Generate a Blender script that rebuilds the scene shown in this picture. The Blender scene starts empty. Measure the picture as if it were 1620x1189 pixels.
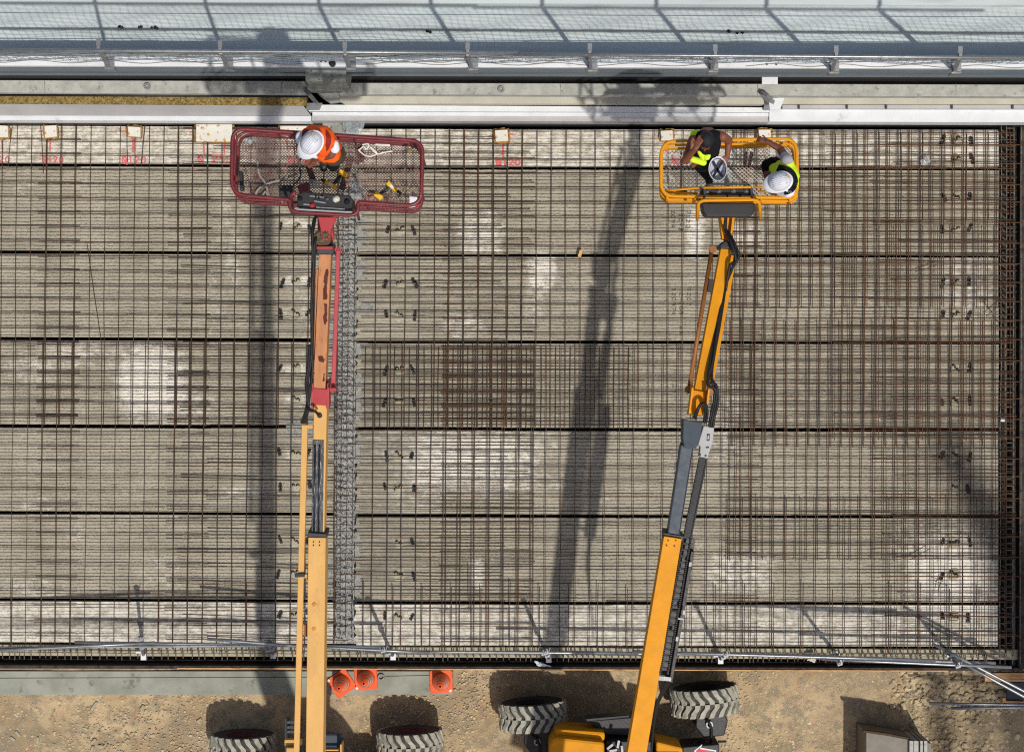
import bpy, math, random
from mathutils import Vector, Matrix
R = math.radians
random.seed(7)
C = bpy.context.scene.collection
sc = bpy.context.scene
ZC = 27.0; F = 3078.0
# ------------------------------------------------------------------ camera, sky, sun
cd = bpy.data.cameras.new("camera"); cam = bpy.data.objects.new("camera", cd); C.objects.link(cam)
cam.location = (0, 0, ZC); cam.rotation_euler = (0, 0, 0)
cd.sensor_width = 36; cd.lens = F / 1620 * 36; cd.clip_end = 500
sc.camera = cam
SUN = Vector((.237, -.44, 1)).normalized()
w = bpy.data.worlds.new("World"); sc.world = w; w.use_nodes = True
nt = w.node_tree; bg = nt.nodes["Background"]; sk = nt.nodes.new("ShaderNodeTexSky")
sk.sky_type = 'NISHITA'; sk.sun_disc = False
sk.sun_elevation = math.asin(SUN.z); sk.sun_rotation = math.atan2(SUN.x, SUN.y)
sk.altitude = 100; sk.dust_density = 3; sk.ozone_density = .5
nt.links.new(sk.outputs[0], bg.inputs[0]); bg.inputs[1].default_value = .092
sd = bpy.data.lights.new("sun", 'SUN'); sd.energy = 3.2; sd.angle = R(1.0); sd.color = (1, .955, .89)
so = bpy.data.objects.new("sun", sd); C.objects.link(so)
so.rotation_euler = (-SUN).to_track_quat('-Z', 'Y').to_euler(); so.location = SUN * 40
sc.view_settings.view_transform = 'Standard'; sc.view_settings.look = 'None'
sc.cycles.use_denoising = False; sc.cycles.filter_width = 1.15
sc.view_settings.exposure = 0.0; sc.view_settings.gamma = 1

def P(px, py, z=0.0):
    s = (ZC - z) / F
    return Vector(((px - 810) * s, (594.5 - py) * s, z))
def D(u, v):                      # lines of the deck run very slightly askew
    return (u + (-8 + 6 * u / 1580) * (v - 198) / 840, v + 7.5 * u / 1600)
def DR(u, v):
    return (u + (-8 + 6 * u / 1580) * (v - 198) / 840, v + 4.3 + 2.6 * u / 1600)

# ------------------------------------------------------------------ materials
def srgb(c): return tuple((x / 255 / 12.92 if x / 255 <= .04045 else ((x / 255 + .055) / 1.055) ** 2.4) for x in c)
def newmat(name):
    m = bpy.data.materials.new(name); m.use_nodes = True
    return m, m.node_tree, m.node_tree.nodes["Principled BSDF"]
class N:
    def __init__(s, t): s.t = t
    def n(s, ty, **k):
        o = s.t.nodes.new(ty)
        for a, b in k.items(): setattr(o, a, b)
        return o
    def l(s, a, b): s.t.links.new(a, b)
    def val(s, sock, v):
        if hasattr(v, 'is_output') or isinstance(v, bpy.types.NodeSocket): s.l(v, sock)
        else: sock.default_value = v
    def math(s, op, a, b=0.0, c=0.0, clamp=False):
        o = s.n('ShaderNodeMath', operation=op, use_clamp=clamp)
        s.val(o.inputs[0], a); s.val(o.inputs[1], b); s.val(o.inputs[2], c); return o.outputs[0]
    def noise(s, vec, scale, detail=3, rough=.55):
        o = s.n('ShaderNodeTexNoise'); s.l(vec, o.inputs['Vector'])
        o.inputs['Scale'].default_value = scale; o.inputs['Detail'].default_value = detail; o.inputs['Roughness'].default_value = rough
        return o.outputs['Fac']
    def ramp(s, v, a, b):
        o = s.n('ShaderNodeMapRange', interpolation_type='SMOOTHSTEP'); s.l(v, o.inputs[0])
        o.inputs[1].default_value = a; o.inputs[2].default_value = b; return o.outputs[0]
    def mix(s, f, a, b):
        o = s.n('ShaderNodeMix', data_type='RGBA')
        s.val(o.inputs[0], f)
        for sock, v in ((o.inputs[6], a), (o.inputs[7], b)):
            if isinstance(v, tuple): sock.default_value = (*v, 1)
            else: s.l(v, sock)
        return o.outputs[2]
    def scaled(s, vec, x, y, z):
        o = s.n('ShaderNodeVectorMath', operation='MULTIPLY'); s.l(vec, o.inputs[0]); o.inputs[1].default_value = (x, y, z); return o.outputs[0]
def mat(name, col, rough=.6, metal=0, var=.18, scale=6, col2=None, thr=(.5, .6), bump=.0, bscale=40, spec=.4, stretch=(1, 1, 1), trans=0, alpha=1):
    m, t, p = newmat(name); g = N(t)
    pos = g.scaled(g.n('ShaderNodeTexCoord').outputs['Object'], *stretch)
    a = g.noise(pos, scale, 5)
    c1 = tuple(x * (1 - var) for x in col); c3 = tuple(min(1, x * (1 + var)) for x in col)
    out = g.mix(g.ramp(a, .3, .7), c1, c3)
    if col2:
        b = g.noise(pos, scale * 1.7, 6, .65)
        out = g.mix(g.ramp(b, *thr), out, col2)
    g.l(out, p.inputs['Base Color'])
    rr = g.math('MULTIPLY_ADD', g.noise(pos, scale * 3, 3), .3, rough - .15, clamp=True); g.l(rr, p.inputs['Roughness'])
    p.inputs['Metallic'].default_value = metal; p.inputs['Specular IOR Level'].default_value = spec
    p.inputs['Transmission Weight'].default_value = trans; p.inputs['Alpha'].default_value = alpha
    if bump:
        bn = g.n('ShaderNodeBump'); bn.inputs['Strength'].default_value = bump; bn.inputs['Distance'].default_value = .01
        g.l(g.noise(pos, bscale, 5, .6), bn.inputs['Height']); g.l(bn.outputs[0], p.inputs['Normal'])
    return m
def plank_mat():
    m, t, p = newmat("ribbed_concrete"); g = N(t)
    pos = g.n('ShaderNodeNewGeometry').outputs['Position']
    sep = g.n('ShaderNodeSeparateXYZ'); g.l(pos, sep.inputs[0]); x, y = sep.outputs[0], sep.outputs[1]
    at = g.n('ShaderNodeAttribute', attribute_name='stain_and_shade'); ss = g.n('ShaderNodeSeparateColor'); g.l(at.outputs['Color'], ss.inputs[0])
    white, dark, smooth = ss.outputs[0], ss.outputs[1], ss.outputs[2]
    # raked grooves: period 4.8 cm, wobbling
    wob = g.noise(g.scaled(pos, 1, .5, 1), 46, 4, .7); wob2 = g.noise(g.scaled(pos, 1, .5, 1), 5, 2)
    ph = g.math('ADD', g.math('DIVIDE', y, .0478), g.math('ADD', g.math('MULTIPLY', wob, .75), g.math('MULTIPLY', wob2, .5)))
    tri = g.math('ABSOLUTE', g.math('SUBTRACT', g.math('FRACT', ph), .5))      # 0..0.5
    groove = g.ramp(tri, .13, .02)                                             # 1 in the groove
    cut = g.math('MULTIPLY', groove, g.ramp(g.noise(pos, 9, 6, .7), .3, .52))
    cut = g.math('MULTIPLY', cut, g.math('SUBTRACT', 1, g.math('MULTIPLY', smooth, .85)))
    fine = g.noise(pos, 130, 4, .7); mid = g.noise(pos, 28, 5, .65); big = g.noise(g.scaled(pos, .6, 1, 1), 2.4, 7, .68)
    base = g.mix(g.ramp(big, .3, .72), srgb((149, 142, 125)), srgb((178, 170, 151)))
    base = g.mix(g.math('MULTIPLY', g.ramp(mid, .48, .66), .5), base, srgb((112, 104, 90)))
    base = g.mix(g.math('MULTIPLY', g.ramp(g.noise(pos, 75, 4, .7), .55, .68), .5), base, srgb((206, 198, 178)))
    pit = g.ramp(fine, .62, .74)
    base = g.mix(g.math('MULTIPLY', pit, .55), base, srgb((66, 62, 54)))
    wn = g.noise(g.scaled(pos, .8, 1.2, 1), 9, 9, .78)
    wm = g.ramp(g.math('ADD', g.math('MULTIPLY', white, .66), g.math('MULTIPLY_ADD', wn, 2.3, -1.26)), .2, .85)
    base = g.mix(wm, base, g.mix(pit, srgb((226, 220, 206)), srgb((160, 154, 140))))
    fleck = g.math('MULTIPLY', g.ramp(g.noise(pos, 17, 6, .75), .66, .74), g.ramp(g.noise(pos, 1.3, 2), .45, .6))
    base = g.mix(g.math('MULTIPLY', fleck, .6), base, srgb((222, 216, 200)))
    dn = g.noise(g.scaled(pos, .7, 1, 1), 8, 5, .65)
    dm = g.math('MULTIPLY', dark, g.ramp(dn, .25, .6), clamp=True)
    base = g.mix(g.math('MULTIPLY', dm, .8), base, srgb((92, 90, 84)))
    rust = g.ramp(g.noise(g.scaled(pos, .25, 3, 1), 5, 4, .6), .6, .72)
    base = g.mix(g.math('MULTIPLY', rust, .35), base, srgb((96, 78, 62)))
    base = g.mix(g.math('MULTIPLY', cut, .85), base, srgb((70, 62, 50)))
    g.l(base, p.inputs['Base Color']); p.inputs['Roughness'].default_value = .9; p.inputs['Specular IOR Level'].default_value = .15
    h = g.math('SUBTRACT', g.math('ADD', g.math('MULTIPLY', fine, .25), g.math('MULTIPLY', mid, .35)), g.math('MULTIPLY', cut, .9))
    bn = g.n('ShaderNodeBump'); bn.inputs['Strength'].default_value = .85; bn.inputs['Distance'].default_value = .015
    g.l(h, bn.inputs['Height']); g.l(bn.outputs[0], p.inputs['Normal'])
    return m
def ground_mat():
    m, t, p = newmat("sandy_ground"); g = N(t)
    pos = g.n('ShaderNodeNewGeometry').outputs['Position']
    big = g.noise(pos, .9, 5, .6); mid = g.noise(pos, 6, 6, .65); fine = g.noise(pos, 60, 5, .7)
    c = g.mix(g.ramp(big, .35, .65), srgb((156, 137, 108)), srgb((194, 171, 134)))
    c = g.mix(g.math('MULTIPLY', g.ramp(mid, .45, .6), .75), c, srgb((140, 127, 104)))
    c = g.mix(g.math('MULTIPLY', g.ramp(g.noise(pos, 2.3, 4), .5, .68), .35), c, srgb((172, 134, 92)))
    c = g.mix(g.math('MULTIPLY', g.ramp(fine, .5, .75), .55), c, srgb((104, 90, 70)))
    v = g.n('ShaderNodeTexVoronoi'); g.l(pos, v.inputs['Vector']); v.inputs['Scale'].default_value = 38
    peb = g.math('MULTIPLY', g.ramp(v.outputs['Distance'], .42, .25), g.ramp(g.noise(pos, 3, 3), .4, .6))
    c = g.mix(g.math('MULTIPLY', peb, .45), c, g.mix(.5, v.outputs['Color'], srgb((206, 190, 158))))
    hs = g.n('ShaderNodeHueSaturation'); hs.inputs['Saturation'].default_value = 1.0; g.l(c, hs.inputs['Color'])
    g.l(hs.outputs[0], p.inputs['Base Color']); p.inputs['Roughness'].default_value = .95; p.inputs['Specular IOR Level'].default_value = .1
    bn = g.n('ShaderNodeBump'); bn.inputs['Strength'].default_value = .9; bn.inputs['Distance'].default_value = .02
    g.l(g.math('ADD', g.math('MULTIPLY', fine, .5), g.math('ADD', g.math('MULTIPLY', peb, .5), g.math('MULTIPLY', mid, .7))), bn.inputs['Height'])
    g.l(bn.outputs[0], p.inputs['Normal'])
    return m
M = {}
M['plank'] = plank_mat(); M['ground'] = ground_mat()
M['rebar'] = mat('rusty_rebar', srgb((72, 55, 41)), .85, .0, .3, 5, srgb((94, 64, 43)), (.5, .65), .4, 200, .2)
M['rebar2'] = mat('orange_rust_rebar', srgb((86, 60, 42)), .85, .0, .3, 5, srgb((68, 52, 40)), (.5, .65), .4, 200, .2)
M['rebar3'] = mat('grey_brown_rebar', srgb((62, 49, 38)), .8, .0, .3, 6, srgb((82, 58, 40)), (.5, .6), .4, 200, .2)
M['cementbar'] = mat('cement_coated_bar', srgb((150, 150, 146)), .9, 0, .3, 20, srgb((70, 64, 58)), (.5, .6), .5, 100, .2)
M['dark'] = mat('dark_void', (.012, .012, .012), .9, 0, .2, 4)  # near black for joints and for the painted shade of voids
M['trough'] = mat('dark_formwork', srgb((62, 54, 48)), .85, 0, .3, 5, srgb((38, 34, 32)), (.45, .6), .5, 40)
M['ledge'] = mat('beige_beam_concrete', srgb((165, 158, 136)), .9, 0, .15, 8, srgb((128, 122, 106)), (.55, .7), .4, 60, .2)
M['spill'] = mat('thin_mortar_smear', srgb((150, 149, 141)), .95, 0, .15, 14, srgb((118, 114, 104)), (.48, .64), .7, 50, .15)
M['greybar'] = mat('grey_dusty_bar', srgb((112, 106, 96)), .9, 0, .25, 12, srgb((70, 54, 42)), (.5, .62), .4, 80, .2)
M['mortar'] = mat('grey_mortar', srgb((158, 158, 153)), .95, 0, .15, 10, srgb((104, 102, 98)), (.58, .64), .6, 50, .15)
M['concrete'] = mat('grey_concrete', srgb((168, 168, 160)), .9, 0, .13, 7, srgb((128, 128, 122)), (.56, .7), .5, 70, .2)
M['concrete2'] = mat('greenish_concrete', srgb((146, 148, 136)), .9, 0, .14, 3, srgb((112, 114, 104)), (.55, .7), .4, 60, .2)
M['beige'] = mat('beige_precast', srgb((186, 182, 166)), .9, 0, .08, 4, None, (.5, .6), .2, 60, .2)
M['block'] = mat('cast_block', srgb((140, 142, 134)), .9, 0, .2, 12, srgb((92, 92, 86)), (.55, .62), .7, 60, .2)
M['wood'] = mat('formwork_pine', srgb((196, 152, 104)), .7, 0, .2, 8, srgb((140, 98, 62)), (.52, .62), .3, 60, .3, (.3, 4, 1))
M['white'] = mat('white_painted_sheet', srgb((212, 214, 215)), .45, 0, .05, 3, srgb((170, 171, 170)), (.58, .8), .05, 10, .4)
M['roof'] = mat('pale_roof_sheet', srgb((188, 197, 195)), .5, .0, .08, 1.2, srgb((160, 168, 164)), (.5, .75), .05, 10, .4, (.3, 3, 1))
M['bluegrey'] = mat('blue_grey_shade_cladding', srgb((104, 118, 128)), .5, .1, .06, 2)  # steel sheet; shade under the parapet put into the blue grey
M['bluedark'] = mat('dark_blue_grey_trim', srgb((66, 76, 82)), .5, .1, .1, 2)
M['greymetal'] = mat('grey_flashing', srgb((172, 170, 168)), .45, .2, .08, 2)
M['wool'] = mat('mineral_wool', srgb((142, 122, 74)), 1, 0, .35, 22, srgb((92, 78, 46)), (.5, .6), 1, 50, .1)
M['galv'] = mat('galvanised_steel', srgb((142, 145, 147)), .42, .7, .12, 14, srgb((120, 118, 114)), (.58, .7), .1, 60, .5)
M['galvd'] = mat('dull_galvanised_steel', srgb((140, 142, 144)), .5, .6, .15, 14, srgb((84, 74, 66)), (.58, .66), .2, 60, .5)
M['net'] = mat('net_cord', srgb((136, 144, 144)), .9, 0, .1, 20)
M['orange'] = mat('orange_lift_paint', srgb((214, 143, 24)), .55, 0, .07, 5, srgb((176, 116, 36)), (.6, .8), .04, 20, .15)
M['paleor'] = mat('sunfaded_orange_paint', srgb((206, 158, 84)), .6, 0, .07, 6, srgb((170, 122, 64)), (.58, .78), .05, 20, .45, (1, .4, 1))
M['worn'] = mat('worn_orange_paint', srgb((190, 130, 50)), .5, 0, .08, 12, srgb((216, 166, 92)), (.52, .62), .1, 30)
M['salmon'] = mat('faded_salmon_paint', srgb((182, 122, 78)), .6, 0, .12, 5, srgb((140, 74, 48)), (.56, .7), .1, 30, .35, (3, .7, 1))
M['rustpatch'] = mat('rust_patch', srgb((88, 42, 30)), .9, 0, .2, 20)
M['red'] = mat('red_lift_paint', srgb((168, 52, 56)), .45, 0, .08, 6, srgb((120, 44, 44)), (.6, .72), .05, 30, .45)
M['darkred'] = mat('scuffed_dark_red_paint', srgb((104, 32, 36)), .45, 0, .2, 10, srgb((172, 140, 134)), (.66, .72), .1, 40, .5, (1, 1, 1))
M['brown'] = mat('brown_cylinder_paint', srgb((140, 88, 40)), .5, 0, .1, 8)
M['steelgrey'] = mat('blue_grey_boom_steel', srgb((58, 68, 78)), .5, .0, .08, 5, srgb((90, 98, 104)), (.66, .76), 0, 10, .3)
M['wornsteel'] = mat('worn_boom_steel', srgb((64, 66, 70)), .25, .7, .3, 10, srgb((180, 186, 192)), (.54, .7), .05, 30, .5, (8, .6, 1))
M['black'] = mat('black_plastic', srgb((34, 34, 36)), .5, 0, .2, 10)
M['blackr'] = mat('black_rubber', srgb((24, 24, 25)), .6, 0, .2, 10)
M['greybox'] = mat('light_grey_cover', srgb((168, 168, 166)), .5, 0, .05, 4)
M['tyre'] = mat('dusty_rubber', srgb((74, 74, 71)), .9, 0, .2, 12, srgb((96, 92, 82)), (.5, .7), .3, 60, .2)
M['lug'] = mat('dusty_tyre_lug', srgb((166, 162, 146)), .9, 0, .2, 14, srgb((122, 120, 110)), (.56, .7), .3, 60, .2)
M['cone'] = mat('orange_cone', srgb((226, 92, 40)), .6, 0, .1, 9, srgb((172, 88, 56)), (.54, .72))
M['coneband'] = mat('dusty_reflective_band', srgb((216, 190, 182)), .5, 0, .1, 20)
M['vest_o'] = mat('orange_fabric', srgb((244, 96, 28)), .8, 0, .08, 14, None, (.5, .6), .6, 18, .2)
M['band_r'] = mat('dark_red_band', srgb((142, 34, 26)), .8, 0, .1, 10)
M['vest_y'] = mat('yellow_fabric', srgb((208, 236, 50)), .8, 0, .08, 14, None, (.5, .6), .6, 18, .2)
M['cloth_b'] = mat('black_fabric', srgb((22, 22, 24)), .9, 0, .25, 14, None, (.5, .6), .6, 18, .15)
M['cloth_w'] = mat('white_fabric', srgb((216, 218, 226)), .9, 0, .06, 14, None, (.5, .6), .6, 18, .15)
M['cloth_g'] = mat('grey_fabric', srgb((158, 158, 162)), .9, 0, .06, 14, None, (.5, .6), .6, 18, .15)
M['khaki'] = mat('khaki_fabric', srgb((78, 68, 50)), .9, 0, .15, 14, None, (.5, .6), .6, 18, .15)
M['skin'] = mat('tanned_skin', srgb((120, 70, 52)), .55, 0, .08, 10, srgb((138, 82, 62)), (.5, .7), .1, 60, .35)
M['skin2'] = mat('brown_skin', srgb((104, 62, 48)), .55, 0, .08, 10, srgb((126, 74, 56)), (.5, .7), .1, 60, .35)
M['hair'] = mat('black_hair', srgb((16, 16, 20)), .6, 0, .3, 60, None, (.5, .6), .8, 120, .4)
M['helmet'] = mat('white_hard_hat', srgb((206, 208, 214)), .35, 0, .04, 9, srgb((160, 158, 152)), (.6, .76), 0, 10, .5)
M['navy'] = mat('navy_webbing', srgb((30, 34, 46)), .8, 0, .1, 10)
M['lilac'] = mat('pale_lining', srgb((170, 172, 204)), .7, 0, .05, 10)
M['foam'] = mat('white_polystyrene', srgb((208, 204, 192)), .8, 0, .03, 7, srgb((176, 138, 74)), (.55, .6), .3, 50, .2)
M['puf'] = mat('brown_expanding_foam', srgb((164, 122, 62)), .9, 0, .2, 20, srgb((120, 86, 44)), (.5, .6), .8, 40, .2)
M['spray'] = mat('red_marking_paint', srgb((202, 88, 92)), .8, 0, .1, 30, srgb((190, 140, 128)), (.48, .62), .1, 80, .2)
M['ink'] = mat('dark_stencil_ink', srgb((70, 68, 66)), .8, 0, .2, 30)
M['yellowtool'] = mat('yellow_tool_plastic', srgb((228, 176, 34)), .4, 0, .05, 10)
M['pink'] = mat('dusty_pink_cloth', srgb((168, 132, 120)), .9, 0, .2, 14, srgb((110, 84, 78)), (.5, .6), .6, 20, .2)
M['plastic'] = mat('clear_plastic_film', srgb((176, 186, 190)), .15, 0, .1, 20, srgb((226, 232, 236)), (.6, .7), .6, 20, .7, (1, 1, 1), 0, .5)
M['hose'] = mat('grey_hose', srgb((136, 128, 116)), .6, 0, .15, 10)
M['rope'] = mat('white_rope', srgb((220, 214, 204)), .9, 0, .1, 20)
M['stone'] = mat('sandy_stone', srgb((190, 172, 138)), .95, 0, .25, 5, srgb((124, 116, 102)), (.5, .65), .4, 40, .15)
M['boxbrown'] = mat('grey_brown_sheet', srgb((118, 110, 98)), .6, 0, .06, 4, srgb((120, 110, 98)), (.6, .75), .05, 20)
M['decalred'] = mat('decal_red', srgb((206, 40, 52)), .5, 0, .03, 4)
M['olive'] = mat('rusty_rotator', srgb((92, 78, 54)), .7, 0, .2, 14, srgb((60, 44, 34)), (.5, .6), .2, 50)

# ------------------------------------------------------------------ mesh builder
ORG = {}
def tag(o, label=None, cat=None, group=None, kind=None):
    if label: o['label'] = label
    if cat: o['category'] = cat
    if group: o['group'] = group
    if kind: o['kind'] = kind
    return o
def empty(name, loc, label, cat, group=None):
    o = bpy.data.objects.new(name, None); C.objects.link(o); o.location = loc; o.empty_display_size = .1
    ORG[o] = Vector(loc); return tag(o, label, cat, group)
class MB:
    def __init__(s): s.v = []; s.f = []
    def add(s, vs, fs):
        k = len(s.v); s.v += [tuple(x) for x in vs]; s.f += [tuple(i + k for i in f) for f in fs]; return s
    def prism(s, pts0, pts1):                        # two rings of equal length, bottom and top (ccw seen from above)
        n = len(pts0)
        return s.add(list(pts0) + list(pts1), [tuple(range(n))[::-1], tuple(range(n, 2 * n))] + [(i, (i + 1) % n, n + (i + 1) % n, n + i) for i in range(n)])
    def box(s, c, sz, rz=0, M3=None):
        c = Vector(c); hx, hy, hz = sz[0] / 2, sz[1] / 2, sz[2] / 2
        m = M3 if M3 is not None else Matrix.Rotation(rz, 3, 'Z')
        lo = [m @ Vector(p) + c for p in ((-hx, -hy, -hz), (hx, -hy, -hz), (hx, hy, -hz), (-hx, hy, -hz))]
        hi = [m @ Vector(p) + c for p in ((-hx, -hy, hz), (hx, -hy, hz), (hx, hy, hz), (-hx, hy, hz))]
        return s.prism(lo, hi)
    def pp(s, pix, z0, z1):                          # footprint given as picture points at height z1
        top = [P(x, y, z1) for x, y in pix]
        a = sum(top[i].x * top[(i + 1) % len(top)].y - top[(i + 1) % len(top)].x * top[i].y for i in range(len(top)))
        if a < 0: top = top[::-1]
        return s.prism([Vector((p.x, p.y, z0)) for p in top], top)
    def tube(s, pts, r, n=8, cap=True, r1=None):
        pts = [Vector(p) for p in pts]; rings = []; m = len(pts)
        up = Vector((0, 0, 1))
        for i, p in enumerate(pts):
            d = (pts[min(i + 1, m - 1)] - pts[max(i - 1, 0)]).normalized()
            if abs(d.dot(up)) > .95: up = Vector((0, 1, 0)) if abs(d.y) < .9 else Vector((1, 0, 0))
            a = d.cross(up).normalized(); b = a.cross(d)
            rr = r if r1 is None else r + (r1 - r) * i / (m - 1)
            rings += [p + (a * math.cos(t) + b * math.sin(t)) * rr for t in (2 * math.pi * (k + .5) / n for k in range(n))]
        fs = [(i * n + k, i * n + (k + 1) % n, (i + 1) * n + (k + 1) % n, (i + 1) * n + k) for i in range(m - 1) for k in range(n)]
        if cap: fs += [tuple(range(n))[::-1], tuple(range((m - 1) * n, m * n))]
        return s.add(rings, fs)
    def beam(s, p0, p1, wd, h, up=Vector((0, 0, 1)), w1=None):      # box bar whose TOP centre line runs p0 -> p1
        p0 = Vector(p0); p1 = Vector(p1); d = (p1 - p0).normalized(); a = d.cross(up).normalized(); b = a.cross(d)
        if w1 is None: w1 = wd
        r0 = [p0 + a * sx * wd / 2 + b * sz * h for sx, sz in ((1, 0), (-1, 0), (-1, -1), (1, -1))]
        r1 = [p1 + a * sx * w1 / 2 + b * sz * h for sx, sz in ((1, 0), (-1, 0), (-1, -1), (1, -1))]
        return s.prism(r0, r1)
    def sphere(s, c, r, nu=10, nv=7, sc3=(1, 1, 1), rot=None):
        c = Vector(c); vs = []; fs = []
        for j in range(nv + 1):
            ph = math.pi * j / nv
            for i in range(nu):
                th = 2 * math.pi * i / nu
                q = Vector((math.sin(ph) * math.cos(th) * sc3[0], math.sin(ph) * math.sin(th) * sc3[1], math.cos(ph) * sc3[2])) * r
                vs.append(c + (rot @ q if rot is not None else q))
        for j in range(nv):
            for i in range(nu): fs.append((j * nu + i, (j + 1) * nu + i, (j + 1) * nu + (i + 1) % nu, j * nu + (i + 1) % nu))
        return s.add(vs, fs)
    def cap(s, p0, r0, p1, r1):                      # tapered capsule
        p0 = Vector(p0); p1 = Vector(p1)
        s.sphere(p0, r0); s.sphere(p1, r1); n = 4
        if (p1 - p0).length > 1e-4:
            s.tube([p0.lerp(p1, i / n) for i in range(n + 1)], r0, 10, True, r1)
        return s
    def lathe(s, c, prof, n=20, M3=None):
        c = Vector(c); vs = []
        for r, z in prof:
            for i in range(n):
                q = Vector((r * math.cos(2 * math.pi * i / n), r * math.sin(2 * math.pi * i / n), z))
                vs.append(c + (M3 @ q if M3 is not None else q))
        m = len(prof)
        return s.add(vs, [(j * n + i, j * n + (i + 1) % n, (j + 1) * n + (i + 1) % n, (j + 1) * n + i) for j in range(m - 1) for i in range(n)])
    def build(s, name, m, parent=None, label=None, cat=None, group=None, kind=None, smooth=False, bev=0, remesh=0):
        xs = [v[0] for v in s.v]; ys = [v[1] for v in s.v]; zs = [v[2] for v in s.v]
        o0 = Vector(((min(xs) + max(xs)) / 2, (min(ys) + max(ys)) / 2, min(zs)))
        me = bpy.data.meshes.new(name); me.from_pydata([(x - o0.x, y - o0.y, z - o0.z) for x, y, z in s.v], [], s.f); me.update()
        ob = bpy.data.objects.new(name, me); C.objects.link(ob); ORG[ob] = o0
        me.materials.append(M[m] if isinstance(m, str) else m)
        if parent: ob.parent = parent; ob.location = o0 - ORG[parent]
        else: ob.location = o0
        if smooth: me.polygons.foreach_set('use_smooth', [True] * len(me.polygons))
        if remesh:
            a = ob.modifiers.new('r', 'REMESH'); a.mode = 'VOXEL'; a.voxel_size = remesh; a.use_smooth_shade = True
            b = ob.modifiers.new('s', 'SMOOTH'); b.iterations = 5; b.factor = .5
        if bev:
            b = ob.modifiers.new('b', 'BEVEL'); b.width = bev; b.segments = 2; b.limit_method = 'ANGLE'
        return tag(ob, label, cat, group, kind)
def fillet(pts, r, closed=True, n=6):
    out = []; m = len(pts)
    for i, p in enumerate(pts):
        p = Vector(p)
        if not closed and i in (0, m - 1): out.append(p); continue
        a = Vector(pts[i - 1]); b = Vector(pts[(i + 1) % m]); rr = r[i] if isinstance(r, (list, tuple)) else r
        pa = p + (a - p).normalized() * min(rr, (a - p).length * .5); pb = p + (b - p).normalized() * min(rr, (b - p).length * .5)
        for k in range(n + 1):
            t = k / n; out.append(pa * (1 - t) ** 2 + p * 2 * t * (1 - t) + pb * t * t)
    if closed: out.append(out[0].copy())
    return out
def copy_tree(o, parent=None, loc=None):
    c = o.copy(); C.objects.link(c); c.parent = parent
    if loc is not None: c.location = loc
    for ch in [x for x in bpy.data.objects if x.parent == o]: copy_tree(ch, c)
    return c
ORD = ['first', 'second', 'third', 'fourth', 'fifth', 'sixth', 'seventh', 'eighth', 'ninth', 'tenth', 'eleventh', 'twelfth', 'thirteenth']
GZ = -1.1
def nth(i):
    one = ['first', 'second', 'third', 'fourth', 'fifth', 'sixth', 'seventh', 'eighth', 'ninth', 'tenth', 'eleventh', 'twelfth', 'thirteenth', 'fourteenth', 'fifteenth', 'sixteenth', 'seventeenth', 'eighteenth', 'nineteenth']
    if i < 19: return one[i]
    k = i + 1; t, u = {2: ('twenty', 'twentieth'), 3: ('thirty', 'thirtieth'), 4: ('forty', 'fortieth')}[k // 10]
    return u if k % 10 == 0 else t + '-' + one[k % 10 - 1]

# ------------------------------------------------------------------ ground
def wob(x, y): return math.sin(x * 1.7 + math.sin(y * 2.1)) * .5 + math.sin(y * 3.1 + x * .7) * .3 + math.sin(x * 5.3 - y * 4.1) * .15
b = MB(); n = 130; x0, x1, y0, y1 = -11, 11, -14, -3.9
vs = [(x0 + (x1 - x0) * i / n, y0 + (y1 - y0) * j / n, 0) for j in range(n + 1) for i in range(n + 1)]
vs = [(x, y, GZ + .02 * wob(x, y) * min(1, (y1 - y) * 2, (x - x0) * 2, (x1 - x) * 2, (y - y0) * 2)) for x, y, _ in vs]
fs = [(j * (n + 1) + i, j * (n + 1) + i + 1, (j + 1) * (n + 1) + i + 1, (j + 1) * (n + 1) + i) for j in range(n) for i in range(n)]
b.add(vs, fs)
k = len(b.v); S_ = 150
b.add([(-S_, -S_, GZ), (S_, -S_, GZ), (S_, S_, GZ), (-S_, S_, GZ), (x0, y0, GZ), (x1, y0, GZ), (x1, y1, GZ), (x0, y1, GZ)],
      [(0, 1, 5, 4), (1, 2, 6, 5), (2, 3, 7, 6), (3, 0, 4, 7)])
b.build('ground', 'ground', kind='structure', smooth=True)
# gravel: loose stones nobody could count
b = MB(); rnd = random.Random(3)
def stone(b, x, y, z, r, rnd):
    a = rnd.random() * 6.28; q = [rnd.uniform(.65, 1.15) for _ in range(12)]
    ring = lambda k, h, s: [Vector((x + math.cos(a + 2 * math.pi * i / 5) * r * s * q[i + k] * 1.2, y + math.sin(a + 2 * math.pi * i / 5) * r * s * q[(i * 2 + k) % 12], z + h * r)) for i in range(5)]
    b.add(ring(0, -.3, .8) + ring(3, .2, 1) + ring(5, .55, .55), [(i, (i + 1) % 5, 5 + (i + 1) % 5, 5 + i) for i in range(5)] + [(5 + i, 5 + (i + 1) % 5, 10 + (i + 1) % 5, 10 + i) for i in range(5)] + [(10, 11, 12, 13, 14)])
for _ in range(22000):
    px = rnd.uniform(-30, 1650); py = rnd.uniform(1058, 1215)
    if py < 1099 and px < 719: continue
    dens = .6 if 270 < px < 760 else (.38 if px < 1430 else .6)
    if rnd.random() > dens: continue
    p = P(px, py, GZ); stone(b, p.x, p.y, GZ + .003, rnd.choice((.006, .008, .01, .012, .016, .02)) * rnd.uniform(.7, 1.2), rnd)
for _ in range(520):
    px = rnd.gauss(1510, 60); py = rnd.uniform(1058, 1128) if rnd.random() < .8 else rnd.uniform(1100, 1200)
    if px < 1410: continue
    p = P(px, py, GZ); stone(b, p.x, p.y, GZ + .01, rnd.uniform(.02, .055), rnd)
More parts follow.
